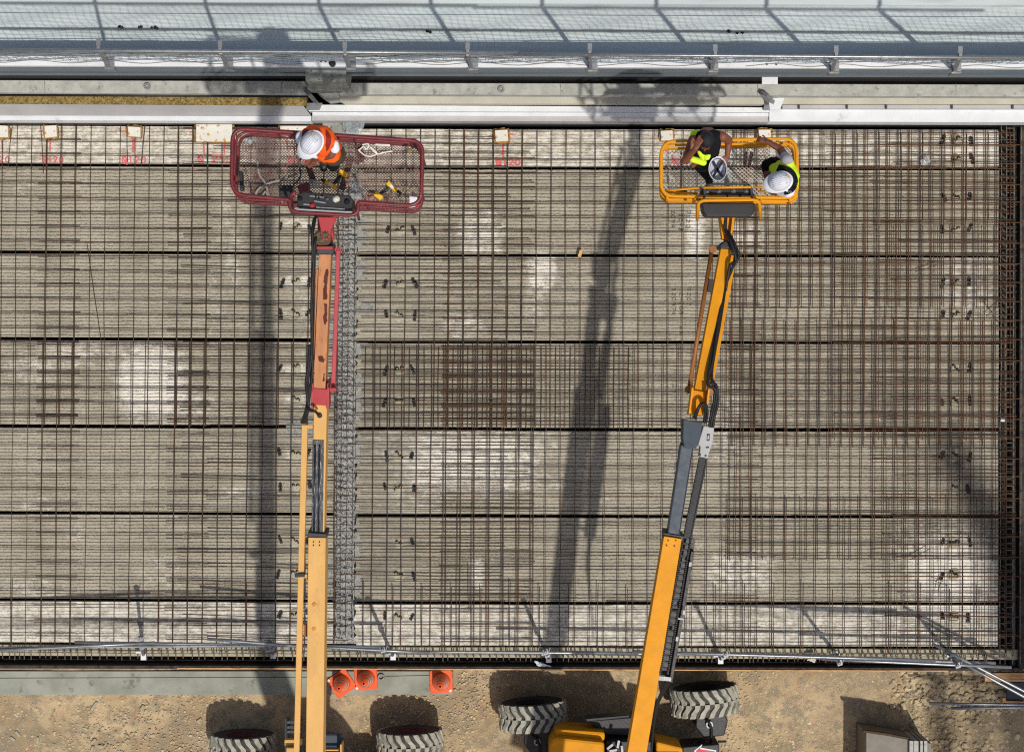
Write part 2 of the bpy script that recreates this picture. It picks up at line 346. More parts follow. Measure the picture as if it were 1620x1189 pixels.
b.build('gravel', 'stone', label='loose gravel and small stones scattered on the sandy ground', kind='stuff')
b = MB()
for oi, (x, y, l, a) in enumerate(sorted(((149, 1116, 16, 55), (225, 1119, 9, 55), (315, 1139, 9, 35), (148, 1172, 10, 45), (146, 1184, 9, 70), (160, 1180, 9, -5), (28, 1160, 10, -50), (20, 1168, 9, -35), (60, 1170, 9, 88)))):
    p = P(x, y, GZ + .02); b = MB(); b.box((p.x, p.y, GZ + .015), (l / 109, .035, .03), R(a))
    b.build('wood_offcut', 'ledge', label=f'small pale timber offcut on the sand at the lower left, {nth(oi)} from the left', cat='offcut', group='timber offcuts on the sand')
# concrete strip along the deck
b = MB(); b.pp([(-60, 1061), (717, 1061), (717, 1098), (-60, 1098)], GZ - .3, GZ + .04)
strip = b.build('concrete_strip', 'concrete2', label='flat grey green concrete strip between the deck edge and the sand, under the cones', cat='footing', bev=.006)
for i, (xa, xb, y) in enumerate(((0, 530, 1071), (610, 685, 1068))):
    b = MB(); b.pp([(xa - 20 * (i == 0), y + .5), (xb, y - 1), (xb, y - .2), (xa - 20 * (i == 0), y + 1.4)], GZ + .03, GZ + .043); b.build('joint_line', 'dark', strip)
b = MB(); c = P(603, 1070, GZ + .05); b.tube([(c.x + .04 * math.cos(t), c.y + .04 * math.sin(t), GZ + .065) for t in [i * math.pi / 8 for i in range(17)]], .013, 8)
b.build('steel_ring', 'galvd', label='small steel ring lying on the concrete strip beside a cone', cat='ring', smooth=True)

# ------------------------------------------------------------------ deck planks
WHITE = [(240, 605, 60, 60, 1.3), (215, 570, 50, 30, .8), (290, 640, 60, 30, .7), (110, 555, 50, 26, .8), (55, 580, 50, 25, .7), (370, 400, 16, 60, .7), (355, 340, 14, 50, .6), (338, 480, 20, 60, .5),
         (40, 300, 18, 22, .5), (760, 375, 38, 40, 1.1), (855, 428, 26, 34, 1.2), (845, 480, 18, 40, .7), (735, 515, 40, 22, .8), (740, 730, 120, 55, 1.1), (640, 700, 60, 30, .7), (660, 790, 60, 25, .6),
         (840, 700, 50, 25, .6), (1100, 370, 16, 40, 1.2), (1175, 375, 40, 22, .9), (1510, 900, 80, 70, 1.2), (1170, 905, 60, 35, .9), (1530, 455, 50, 60, .8), (1560, 230, 50, 40, .6), (1165, 640, 16, 40, 1.0),
         (1340, 620, 90, 50, .4), (60, 800, 30, 15, .6), (250, 900, 40, 35, .5), (120, 840, 20, 15, .6), (60, 930, 60, 15, .6), (380, 780, 40, 15, .7), (755, 905, 12, 25, 1.2), (1450, 860, 50, 40, .7), (490, 500, 20, 90, .5),
         (880, 760, 20, 14, .6), (960, 800, 20, 20, .5), (1150, 700, 30, 50, .6), (470, 355, 26, 10, 1), (470, 447, 26, 12, 1), (470, 497, 26, 12, .9), (470, 583, 26, 10, 1), (470, 632, 26, 10, .9), (470, 718, 26, 10, .8)]
DARK = [(1500, 700, 30, 50, .9), (1380, 620, 130, 45, .5), (1190, 640, 30, 40, .5), (1480, 720, 60, 55, .4), (600, 700, 60, 60, .5), (600, 860, 60, 60, .5), (250, 985, 250, 8, .9), (110, 985, 120, 8, .9), (350, 940, 220, 7, .9), (620, 600, 50, 50, .4)]  # dark patches; guardrail shadow strips and the soft right-hand shadow are painted here
SMOOTH = [(600, 470, 60, 300, .7), (600, 800, 60, 300, .7), (470, 600, 50, 300, .5), (1520, 400, 70, 260, .6), (1520, 850, 60, 160, .4)]
def blob(L, x, y):
    v = 0
    for a, c, rx, ry, s in L:
        d = (abs(x - a) / rx * 1.25) ** 3 + (abs(y - c) / ry * 1.2) ** 3
        if d < 4: v = max(v, s * max(0, 1 - d / 3) ** .7)
    return min(v, 1.4)
rows = [(199, 257.5), (263, 395.5), (401, 532.5), (538, 670.5), (676, 808), (813, 945.5), (950.5, 1015)]
planks = {}
for side, (ua, ub, Dm) in enumerate(((-60, 534, D), (567, 1581, DR))):
    for ri, (va, vb) in enumerate(rows):
        nx, ny = int((ub - ua) / 7), max(8, int((vb - va) / 5)); vs = []; st = []
        for j in range(ny + 1):
            for i in range(nx + 1):
                u = ua + (ub - ua) * i / nx; v = va + (vb - va) * j / ny
                if side == 1 and ri == 0 and i == nx and j == 0: u -= 3
                jag = 0
                if (i == nx and side == 0) or (i == 0 and side == 1): jag = rnd.uniform(-3, 3)
                x, y = Dm(u + jag, v); vs.append(P(x, y, 0)); 
                wv = blob(WHITE, x, y) + (.95 if ri in (0, 6) else .12) - (.2 if ri == 0 and 330 < v < 0 else 0)
                st.append((wv, blob(DARK, x, y), max(blob(SMOOTH, x, y), .55 if ri in (0, 6) else 0)))
        nn = nx + 1
        fs = [(j * nn + i, (j + 1) * nn + i, (j + 1) * nn + i + 1, j * nn + i + 1) for j in range(ny) for i in range(nx)]
        loop = list(range(nx + 1)) + [j * nn + nx for j in range(1, ny + 1)] + [ny * nn + i for i in range(nx - 1, -1, -1)] + [j * nn for j in range(ny - 1, 0, -1)]
        k = len(vs); vs += [vs[q] - Vector((0, 0, .16)) for q in loop]; st += [(0, 0, 1)] * len(loop)
        L_ = len(loop); fs += [(loop[q], loop[(q + 1) % L_], k + (q + 1) % L_, k + q) for q in range(L_)]
        fs.append(tuple(range(k, k + L_))[::1])
        b = MB(); b.add(vs, fs)
        where = ('left', 'right')[side]
        lab = f"{'narrow pale' if ri in (0, 6) else 'long raked'} concrete floor plank {where} of the mortar joint, {ORD[ri]} row from the building"
        o = b.build('floor_plank', 'plank', label=lab, cat='floor plank', group='concrete floor planks of the deck')
        ca = o.data.color_attributes.new('stain_and_shade', 'FLOAT_COLOR', 'POINT')
        for q, s3 in enumerate(st): ca.data[q].color = (*s3, 1)
        planks[side, ri] = o
# void under the deck (block painted near black for its shade) and beam troughs
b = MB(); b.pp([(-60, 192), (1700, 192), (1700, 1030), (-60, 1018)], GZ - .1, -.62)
b.build('deck_void_shade', 'dark', kind='structure')
# mortar joint floor
def rough_patch(name, u0, u1, v0, v1, z, amp, m, Dm=D, step=2.6, **k):
    b = MB(); nx = max(3, int((u1 - u0) / step)); ny = int((v1 - v0) / step); vs = []
    for j in range(ny + 1):
        for i in range(nx + 1):
            x, y = Dm(u0 + (u1 - u0) * i / nx, v0 + (v1 - v0) * j / ny); vs.append(P(x, y, z + rnd.uniform(-amp, amp)))
    b.add(vs, [(j * (nx + 1) + i, (j + 1) * (nx + 1) + i, (j + 1) * (nx + 1) + i + 1, j * (nx + 1) + i + 1) for j in range(ny) for i in range(nx)])
    return b.build(name, m, **k)
rough_patch('mortar_joint', 531, 570, 199, 1015, -.11, .03, 'mortar', label='rough grey mortar filling the joint between the two fields of planks', cat='mortar joint', smooth=True)
for si, (v0, v1, u1) in enumerate(sorted(((340, 388, 583), (410, 440, 581), (472, 494, 597), (540, 560, 580), (590, 660, 579), (690, 730, 576), (300, 336, 580), (840, 880, 576), (905, 940, 580), (275, 300, 576)))):
    b = MB(); pts = [(566, v0)] + [(u1 + rnd.uniform(-4, 4), v0 + (v1 - v0) * t) for t in (0, .25, .5, .75, 1)] + [(566, v1)]
    b.pp([D(*q) for q in pts], -.004, .005)
    b.build('mortar_spill', 'spill', label=f'smear of grey mortar on the plank ends right of the joint, {nth(si)} from the building', cat='mortar spill', group='mortar spills beside the joint')
for si, (v0, v1, u0) in enumerate(sorted(((500, 560, 522), (660, 690, 455), (880, 915, 515), (920, 944, 514), (400, 440, 522), (600, 640, 520)))):
    b = MB(); pts = [(531, v0)] + [(u0 + rnd.uniform(-4, 4), v0 + (v1 - v0) * t) for t in (0, .3, .7, 1)] + [(531, v1)]
    b.pp([D(*q) for q in pts], -.004, .005)
    b.build('mortar_spill', 'spill', label=f'smear of grey mortar on the plank ends left of the joint, {nth(si)} from the building', cat='mortar spill', group='mortar spills left of the joint')

# ------------------------------------------------------------------ rebar
def bar(b, q0, q1, z0, z1=None, r=.0055, sag=.004):
    z1 = z0 if z1 is None else z1; pts = []
    m = max(2, int(math.dist(q0, q1) / 90))
    for i in range(m + 1):
        t = i / m; j = (rnd.uniform(-1, 1), rnd.uniform(-1, 1)) if 0 < i < m else (0, 0)
        pts.append(P(q0[0] + (q1[0] - q0[0]) * t + j[0], q0[1] + (q1[1] - q0[1]) * t + j[1], z0 + (z1 - z0) * t + rnd.uniform(-sag, sag)))
    b.tube(pts, r, 4, False)
def sheet(u0, u1, v0, v1, up, us, vp, vs_, z, m, lab, rv=.0066, rh=.0064, Dm=D, skewu=0):
    b = MB(); u = up + math.ceil((u0 - up) / us) * us
    while u <= u1:
        e = rnd.uniform(-1, 1); bar(b, Dm(u, v0 + e), Dm(u + skewu, v1 + e), z, None, rv); u += us
    v = vp + math.ceil((v0 + 2 - vp) / vs_) * vs_
    while v <= v1 - 2:
        e = rnd.uniform(-1.5, 1.5); bar(b, Dm(u0 + e, v), Dm(u1 + e, v + rnd.uniform(-.7, .7)), z + rv + rh - .002, None, rh); v += vs_
    return b.build('rebar_mesh', m, label=lab, cat='rebar mesh', group='steel mesh sheets laid on the planks')
G = 23.1
L = 'rusty mesh sheet '
sheet(-60, 129, 198, 672, 27.5, G, 266, 22.9, .035, 'rebar3', L + 'in the upper left corner of the deck')
sheet(62, 335, 198, 672, 29, G, 268.5, 22.9, .05, 'rebar3', L + 'left of the red basket, by the three small foam blockouts')
sheet(268, 556, 198, 672, 28, G, 271.5, 22.9, .062, 'rebar3', L + 'under the red basket and the salmon jib')
sheet(-60, 129, 541, 1024, 24.5, G, 545, 22.9, .05, 'rebar3', L + 'in the lower left corner of the deck', rv=.005, rh=.005)
sheet(62, 335, 541, 1024, 25.5, G, 548, 22.9, .066, 'rebar3', L + 'in the lower left field, middle of three across', rv=.0055, rh=.005)
sheet(268, 556, 541, 1024, 26, G, 551.5, 22.9, .078, 'rebar3', L + 'at the mortar joint beside the pale orange boom')
sheet(574, 848, 199, 672, 596.5, G, 268, 22.9, .036, 'rebar3', L + 'right of the mortar joint, upper sheet with wide squares', Dm=DR)
sheet(574, 848, 541, 1026, 593, G, 547, 22.9, .052, 'rebar', L + 'right of the mortar joint, lower sheet with wide squares', Dm=DR)
sheet(702, 1205, 199, 672, 711.5, G, 270, 22.9, .055, 'rebar', L + 'spanning between the red basket and the orange boom', Dm=DR)
sheet(702, 1205, 541, 1026, 705, G, 550, 22.9, .07, 'rebar', L + 'under the black cable chain, reaching the lower deck edge', Dm=DR)
sheet(575, 1000, 543, 672, 581, G, 557, 22.9, .03, 'rebar3', L + 'with tight rows on the fourth plank row behind the big shadow', Dm=DR, rh=.0055)
sheet(1160, 1608, 199, 480, 1165, 17.3, 272, 22.9, .06, 'rebar', L + 'right of the yellow basket, upper layer', Dm=DR)
sheet(1155, 1608, 199, 700, 1160.5, 17.3, 206, 17.2, .04, 'rebar2', L + 'right of the yellow basket, lower layer with small squares', Dm=DR, rh=.0055)
sheet(1155, 1608, 500, 880, 1157, 17.3, 545, 17.2, .052, 'rebar', L + 'in the right middle of the deck with small squares', Dm=DR, rh=.006)
sheet(1320, 1608, 350, 690, 1322, 23.1, 352, 23, .075, 'rebar2', L + 'reddish, over the third and fourth rows at the right', Dm=DR, rv=.006, rh=.006)
sheet(1150, 1608, 780, 1026, 1154, 23.1, 784, 22.9, .066, 'rebar3', L + 'in the lower right corner of the deck', Dm=DR)
sheet(1380, 1608, 690, 1026, 1386, 17.3, 690, 17, .08, 'rebar', L + 'on the pale stained planks near the right beam', Dm=DR, rv=.0055, rh=.0055)
sheet(1310, 1608, 204, 340, 1322, 34.6, 214, 23, .084, 'rebar2', L + 'with bright rust, at the upper right by the white panel', Dm=DR)
for i in range(33):
    v = 212 + i * 22.9 + (3 if i > 14 else 0)
    if v > 1010: continue
    b = MB(); e = (848 if i % 2 else 802) + rnd.uniform(-8, 8)
    bar(b, D(533, v + 4), DR(560 + 30, v + 1.5), .07, .085, .0085); bar(b, DR(590, v + 1.5), DR(e, v + 2), .085, .085, .0085)
    b.build('support_bar', 'rebar3', label=f'rust brown top bar reaching right from the mortar joint, {nth(i)} from the building', cat='rebar', group='top bars laid across the mortar joint')
for i in range(30):
    v = 203 + i * 27.7
    b = MB(); e = (335 if i % 2 else 290) + rnd.uniform(-6, 6)
    bar(b, D(e, v + rnd.uniform(-4, 4)), D(534, v + 1.5 + rnd.uniform(-2, 2)), .095, .08, .008)
    b.build('support_bar', 'rebar3', label=f'dark brown top bar reaching left from the mortar joint, {nth(i)} from the building', cat='rebar', group='top bars left of the mortar joint')
for i in range(26):
    v = 222 + i * 31
    b = MB(); e = (1425 if i % 2 else 1390) + rnd.uniform(-12, 12)
    bar(b, DR(e, v), DR(1618, v + rnd.uniform(-3, 3)), .095, .1, .008)
    b.build('support_bar', 'rebar2', label=f'rusty top bar running into the dark right end beam, {nth(i)} from the building', cat='rebar', group='top bars at the right beam')
for i in range(34):                                  # short vertical starter bars at the lower edge
    u = 26 + 46.2 * i
    if u > 1590: break
    b = MB(); bar(b, D(u, 920 + rnd.uniform(-6, 6)), D(u, 1030), .09, .06, .0075)
    b.build('starter_bar', 'rebar', label=f'dark starter bar crossing the lower deck edge, {nth(i)} from the left', cat='rebar', group='starter bars along the lower deck edge')
for q0, q1, t in (((138, 388), (160, 538), 'long loose bar lying aslant on the upper left planks'), ((20, 195), (13, 262), 'short slanting bar beside the leftmost foam blockout'), ((64, 196), (69, 275), 'short slanting bar left of the second foam blockout'),
                  ((74, 224), (73, 264), 'very short bar just below the second foam blockout'), ((201, 200), (202, 257), 'short bar left of the third foam blockout'), ((230, 196), (224, 262), 'short slanting bar right of the third foam blockout'),
                  ((1448, 430), (1484, 418), 'short loose wire rod in the third row near the right edge'), ((1440, 885), (1470, 868), 'loose crossed rod on the white stained plank, thin and long'), ((1478, 918), (1498, 926), 'rust red stub of rod on the lower right planks'), ((1484, 938), (1490, 915), 'rusty rod stub leaning on another stub'),
                  ((1560, 500), (1584, 480), 'slanting bar end by the right beam, third row'), ((1560, 480), (1580, 512), 'crossed bar end by the right beam, third row'), ((742, 895), (744, 970), 'short upright bar beside the white splash below middle')):
    b = MB(); bar(b, q0, q1, .1, .1, .006); b.build('loose_bar', 'rebar3', label=t, cat='rebar', group='loose bars on the deck')
# stirrup cages
def cage(name, label, rails, hooks, m, group):
    c = P(*hooks[0][0][0][:2], 0); r = empty(name, P(hooks[0][0][0][0], hooks[0][0][0][1], -.1), label, 'rebar cage', group)
    for a0, a1, z in rails:
        b = MB(); bar(b, a0, a1, z, z, .007, .006); b.build('longitudinal_bar', m, r)
    for pts, z in [(h[0], h[1]) for h in hooks]:
        b = MB(); b.tube([P(x, y, zz) for x, y, zz in pts], .0078, 5); b.build('stirrup', m, r)
    return r
hk = []
for i in range(68):
    v = 206 + i * 11.95; a, y = D(538, v); e = rnd.uniform(-1.2, 1.2); xx = a
    hk.append(([(xx + 26, y + e + 3, .0), (xx + 22, y + e + 1, .05), (xx + 10, y + e + 5, .055), (xx + 9, y + e, .05), (xx + 2, y + e, .045), (xx, y + e + 5, .02), (xx + 7, y + e + 6, .0)], 0))
cage('stirrup_cage', 'mortar splashed row of stirrups in the joint down the middle of the deck', [(D(546, 200), D(546, 1015), .05), (D(555, 200), D(555, 1015), .04), (D(538, 200), D(538, 1015), .02), (D(565, 200), D(565, 1015), .045)], hk, 'cementbar', 'stirrup cages of the beams')
# black plastic-looking gaps between stirrups: shallow pockets of real depth are covered by tie wire knots
# lower edge beam: ledge, trough, board
def strip_px(name, m, yl, yr, tl, tr, z0, z1, x0=-60, x1=1616, **k):
    b = MB(); b.pp([(x0, yl), (x1, yr), (x1, tr), (x0, tl)], z0, z1); return b.build(name, m, **k)
strip_px('beam_ledge', 'ledge', 1019, 1027, 1036, 1043, -.6, -.12, label='beige concrete ledge of the edge beam under the hooked stirrups', cat='edge beam')
strip_px('beam_trough', 'trough', 1036, 1043, 1051, 1056, -.66, -.42, label='dark trough between the edge beam and its formwork board', cat='formwork base')
b = MB(); b.pp([(-60, 1051.5), (1616, 1056.5), (1616, 1060.5), (-60, 1056.5)], GZ - .1, -.035)
fb = b.build('formwork_board', 'trough', label='long dark formwork board closing the lower deck edge', cat='formwork')
for xa, xb in ((252, 300), (300, 640), (560, 1010), (730, 1250), (1250, 1500)):
    pass
b = MB(); b.pp([(280, 1055.6), (870, 1057.8), (1500, 1060), (1500, 1061.6), (870, 1059.6), (280, 1057.6)], -.05, -.02); b.build('top_edge', 'wood', fb)
for tag_, xa, xb, wh in (('left', 5, 800, 0), ('right', 806, 1590, 1)):
    hk = []; x = xa; i = 0
    while x < xb and i < 88:
        yl = 1027 + 7.5 * x / 1600; e = rnd.uniform(-1.5, 1.5); l = rnd.uniform(12, 18); x_ = x + rnd.uniform(-2, 2)
        hk.append(([(x_ - 3 + e, yl + 5, -.05), (x_ - 2 + e, yl, .0), (x_ + e * .4, yl + 1, .01), (x_ + e * .3, yl + 4, -.02), (x_, yl + l, -.2)], 0)); x += (9.2 if wh else 11.8) * (1 if rnd.random() < .85 else .6); i += 1
    cage('stirrup_cage', f'row of hooked stirrups along the lower deck edge, {tag_} of the middle', [((xa, 1027 + .0047 * xa), (xb, 1027 + .0047 * xb), .0), ((xa, 1031 + .0047 * xa), (xb, 1031 + .0047 * xb), -.04), ((xa, 1042 + .0047 * xa), (xb, 1042 + .0047 * xb), -.22)], hk, 'greybar', 'stirrup cages of the beams')
# right beam
b = MB(); b.pp([(1583, 196), (1602.5, 196), (1600.5, 1056), (1581, 1056)], -.66, -.4); b.build('beam_trough', 'dark', label='dark open trough of the beam along the right end of the planks', cat='formwork base')
b = MB(); b.pp([(1603, 196), (1612, 196), (1610, 1056), (1601, 1056)], -.66, -.25); b.build('beam_ledge', 'concrete2', label='narrow beige concrete ledge along the right end of the deck', cat='edge beam')
b = MB(); b.pp([(1614, 196), (1700, 196), (1700, 1056), (1612, 1056)], GZ, -.05); b.build('formwork_board', 'trough', label='dark formwork panel at the right edge of the deck', cat='formwork')
hk = []
for i in range(74):
    y = 206 + i * 11.3; e = rnd.uniform(-2, 2)
    hk.append(([(1584, y, -.1), (1586, y + e, .03), (1592, y + 4 + e, .05), (1592, y - 3, .05), (1603, y - 3, .04), (1604, y + 4, .0), (1600, y + 6 + e, -.2)], 0))
cage('stirrup_cage', 'dark stirrups standing in the beam along the right end of the planks', [((1584, 198), (1582, 1050), .05), ((1592, 198), (1590, 1050), .05), ((1604, 198), (1602, 1050), .05), ((1616, 198), (1614, 1050), .03)], hk, 'greybar', 'stirrup cages of the beams')

# spacers and lifting anchors
def mk_spacer(x, y, lab):
    r = empty('mesh_spacer', P(x, y, 0), lab, 'rebar spacer', 'black spacers under the mesh'); c = P(x, y, 0)
    b = MB(); b.box((c.x, c.y + .03, .012), (.045, .06, .024)); b.box((c.x, c.y - .05, .012), (.05, .045, .024)); b.build('foot', 'black', r, bev=.004)
    b = MB(); b.beam(c + Vector((0, .07, .02)), c + Vector((.01, -.05, .055)), .012, .012); b.beam(c + Vector((-.03, .0, .03)), c + Vector((.035, -.01, .05)), .012, .012); b.build('clip', 'black', r)
    return r
def mk_anchor(x, y, lab):
    r = empty('lifting_anchor', P(x, y, 0), lab, 'lifting anchor', 'cast in lifting anchors of the planks'); c = P(x, y, 0)
    b = MB(); b.lathe(c, [(.085, .001), (.07, .012), (.03, .016), (.0, .016)], 12); b.build('mortar_pad', 'ledge', r, smooth=True)
    b = MB()
    for s in (-1, 1): b.tube([c + Vector((s * .035 + .03 * math.cos(t) * .8, .02 * math.sin(t), .02 + .018 * math.sin(t))) for t in [k * math.pi / 5 for k in range(6)]], .009, 6)
    b.build('loop', 'black', r, smooth=True)
    return r
YS = [(0, 222), (0, 253), (1, 312), (1, 363), (2, 448), (2, 498), (3, 583), (3, 634), (4, 720), (4, 771), (5, 858), (5, 908), (6, 975)]
sp0 = an0 = None
for ci, (xa, xm, xb, desc, tilt) in enumerate(((446, 470, 491, 'left of the salmon jib', -2), (613, 634, 656, 'right of the mortar joint', 0), (1492, 1513, 1536, 'near the right beam', 0))):
    for k, (ri, y) in enumerate(YS):
        if ci < 2 and k < 2: continue
        yy = y + (-3 if ci == 0 else 0); sh = -(y - 200) / 840 * 4
        where = f'{"upper" if k % 2 == 0 else "lower"} pair of {ORD[ri]} row' if ri < 6 else 'last row'
        for s, x in (('left hand', xa), ('right hand', xb)):
            if rnd.random() < .1: continue
            lab = f'black spacer {desc}, {s[0:s.index(" ")]} one {where}'
            if sp0 is None: sp0 = mk_spacer(x + sh, yy, lab)
            else:
                q = copy_tree(sp0, None, P(x + sh + rnd.uniform(-2.5, 2.5), yy + rnd.uniform(-3, 3), 0)); q['label'] = lab; q.rotation_euler.z = rnd.uniform(-.5, .5); q.scale = (rnd.uniform(.75, 1.15), rnd.uniform(.7, 1.15), 1)
        lab = f'small lifting anchor {desc}, {where}'
        if an0 is None: an0 = mk_anchor(xm + sh, yy, lab)
        else:
            q = copy_tree(an0, None, P(xm + sh + rnd.uniform(-1, 1), yy, 0)); q['label'] = lab; q.rotation_euler.z = rnd.uniform(-.9, .9); q.scale = (rnd.uniform(.7, 1.1), rnd.uniform(.8, 1.3), 1)

# spray paint marks (parts of the plank they are on)
GL = {'1': [[(.5, 0), (.5, 1)], [(.3, .8), (.5, 1)]], '2': [[(.1, .8), (.4, 1), (.8, .85), (.75, .6), (.1, .05), (.5, .1), (.95, 0)]], '0': [[(.5, 1), (.1, .7), (.15, .2), (.5, 0), (.9, .3), (.85, .8), (.5, 1)]],
      '5': [[(.9, 1), (.3, 1), (.2, .6), (.6, .65), (.9, .35), (.6, .05), (.1, .1)]], 'O': [[(.5, 1), (.05, .7), (.15, .2), (.5, 0), (.95, .3), (.85, .8), (.5, 1)], [(.0, 1.1), (1, -.1)]],
      '7': [[(.1, 1), (.9, 1), (.4, 0)]], '9': [[(.9, .6), (.4, .5), (.1, .8), (.5, 1), (.9, .8), (.8, .2), (.5, 0)]], '-': [[(.2, .5), (.8, .5)]], '4': [[(.7, 0), (.7, 1), (.1, .3), (.95, .3)]], '8': [[(.5, .5), (.1, .75), (.5, 1), (.9, .75), (.5, .5), (.05, .25), (.5, 0), (.95, .25), (.5, .5)]]}
def ribbon(b, pts, wd, z):
    for i in range(len(pts) - 1):
        p, q = Vector(pts[i]), Vector(pts[i + 1]); d = (q - p)
        if d.length < 1e-5: continue
        d.normalize(); a = Vector((-d.y, d.x)) * wd / 2; p = p - d * wd * .3; q = q + d * wd * .3; zz = z + .0002 * (len(b.f) % 9)
        b.add([(p.x - a.x, p.y - a.y, zz), (q.x - a.x, q.y - a.y, zz), (q.x + a.x, q.y + a.y, zz), (p.x + a.x, p.y + a.y, zz)], [(0, 1, 2, 3)])
def write(txt, x, y, wd, ht, parent, m='spray', th=.018, rot=0, name='spray_mark'):
    b = MB(); c = P(x, y, 0); s = 27 / F; ca, sa = math.cos(rot), math.sin(rot)
    for i, ch in enumerate(txt):
        if ch == ' ': continue
        for st in GL[ch]:
            pts = []
            for a, h in st:
                lx = (i * 1.25 + a) * wd * s; ly = h * ht * s
                pts.append((c.x + lx * ca - ly * sa, c.y + lx * sa + ly * ca))
            ribbon(b, pts, th, .004)
    b.build(name, m, parent)
def tick(x0, y0, x1, y1, parent, th=.022):
    b = MB(); p, q = P(x0, y0, 0), P(x1, y1, 0); ribbon(b, [(p.x, p.y), (q.x, q.y)], th, .004); b.build('spray_mark', 'spray', parent)
pl = planks[0, 0]; pr = planks[1, 0]
write('20', -2, 257, 8, 9, pl); tick(3, 219, 4, 240, pl)
write('O120', 67, 258, 7, 10, pl); tick(80, 219, 79, 238, pl); tick(62, 208, 69, 208, pl)
write('O120', 193, 259, 8, 11, pl); tick(211, 218, 211, 241, pl, .03); tick(189, 208, 201, 208, pl)
write('O 250', 313, 258, 9, 12, pl); tick(322, 226, 323, 243, pl); tick(355, 226, 355, 243, pl); tick(300, 209, 306, 209, pl); tick(328, 246, 350, 246, pl)
write('O120', 785, 262, 8, 10, pr, th=.026); tick(796, 227, 796, 248, pr, .03); tick(777, 214, 781, 214, pr); tick(807, 213, 812, 213, pr)
write('O120', 455, 258, 9, 10, pl, th=.026); tick(454, 222, 456, 240, pl); tick(1055, 238, 1055, 246, pr); write('O250', 1063, 259, 8, 10, pr, th=.026)
tick(1208, 236, 1208, 242, pr); write('120', 1218, 258, 8, 10, pr, th=.026)
for row, x, y, t in ((1, 1062, 332, '2094'), (1, 1074, 330, '120-8'), (1, 1086, 332, '7120'), (2, 1063, 455, '120974'), (2, 1075, 462, '2-709'), (2, 1087, 455, '1207'), (3, 1072, 548, '820'), (2, 1074, 515, '47'), (3, 1064, 600, '129'), (4, 1066, 730, '420')):
    write(t, x, y, 6, 6, planks[1, row], 'ink', .008, R(-90), 'stencil_mark')

# foam blockouts
def blockout(px, lab, z=.11):
    r = empty('foam_blockout', P(*px[0], 0), lab, 'foam blockout', 'foam blockouts along the wall')
    cx = sum(p[0] for p in px) / len(px); cy = sum(p[1] for p in px) / len(px)
    b = MB(); b.pp(px, 0, z); b.build('block', 'foam', r, bev=.006)
    b = MB(); pts = []
    m = len(px)
    for i in range(m):
        a, c = px[i], px[(i + 1) % m]
        for k in range(6):
            t = k / 6; x = a[0] + (c[0] - a[0]) * t; y = a[1] + (c[1] - a[1]) * t; g = 1.5 + rnd.random() * 3
            dx, dy = x - cx, y - cy; dd = math.hypot(dx, dy); pts.append((x + dx / dd * g, y + dy / dd * g))
    b.pp(pts, 0, .055); b.build('foam_collar', 'puf', r)
blockout([(-6, 198), (12, 199), (13, 217), (-6, 217)], 'white foam blockout at the far upper left with a brown foam collar')
blockout([(70, 199), (89, 198), (90, 216), (71, 218)], 'small white foam blockout above the second red Ø120 mark')
blockout([(202, 200), (222, 201), (222, 217), (203, 215)], 'small white foam blockout streaked brown above the third red Ø120 mark')
blockout([(310, 196), (367, 196), (367, 224), (310, 224)], 'large white foam blockout beside the red basket corner, brown streaks')
blockout([(443, 199), (486, 199), (486, 209), (443, 207)], 'white foam blockout behind the worker in the orange vest')
blockout([(783, 206), (803, 205), (804, 223), (784, 224)], 'small white foam blockout between the two baskets')
blockout([(1045, 207), (1064, 206), (1065, 222), (1046, 222)], 'small white foam blockout at the left corner of the yellow basket')
blockout([(1200, 205), (1219, 205), (1220, 221), (1201, 221)], 'small white foam blockout behind the hand on the yellow basket rail')
# sheet of grey board with film by the wall
b = MB(); b.pp([(510, 188), (541, 189), (541, 214), (511, 213)], .1, .13); b.pp([(541.6, 189), (568, 189), (567, 215), (541.6, 214)], .1, .126)
gs = b.build('grey_board', 'block', label='grey board with plastic film by the wall behind the orange vested worker', cat='board')
def crumple(name, pts, z, h, m, seed, **k):
    rr = random.Random(seed); b = MB(); xs = [p[0] for p in pts]; ys = [p[1] for p in pts]; nx = 12; vs = []
    cx = sum(xs) / len(xs); cy = sum(ys) / len(ys); rings = 6; n = 22
    def edge(t):
        q = t * len(pts); i = int(q) % len(pts); f = q - int(q); a, c = pts[i], pts[(i + 1) % len(pts)]; return (a[0] + (c[0] - a[0]) * f, a[1] + (c[1] - a[1]) * f)
    vs.append(P(cx, cy, z + h))
    for j in range(1, rings + 1):
        for i in range(n):
            e = edge(i / n); t = j / rings
            vs.append(P(cx + (e[0] - cx) * t + rr.uniform(-1, 1), cy + (e[1] - cy) * t + rr.uniform(-1, 1), z + h * (1 - t ** 2) * rr.uniform(.4, 1.2) + .004))
    fs = [(0, 1 + (i + 1) % n, 1 + i) for i in range(n)]
    for j in range(rings - 1):
        for i in range(n):
            a = 1 + j * n + i; a2 = 1 + j * n + (i + 1) % n; fs.append((a, a2, a2 + n, a + n))
    b.add(vs, fs); return b.build(name, m, **k)
crumple('plastic_film', [(546, 186), (577, 190), (574, 206), (566, 214), (548, 212)], .2, .06, 'plastic', 5, label='crumpled clear plastic film by the wall, right of the orange vested worker', cat='plastic film')
crumple('plastic_litter', [(1455, 254), (1470, 244), (1472, 256), (1460, 262)], .1, .03, 'plastic', 8, label='scrap of clear packaging on the mesh right of the yellow basket', cat='litter')
crumple('plastic_litter', [(845, 1044), (852, 1046), (873, 1054), (850, 1053)], -.05, .03, 'white', 9, label='white scrap on the formwork edge between the two lifts', cat='litter')
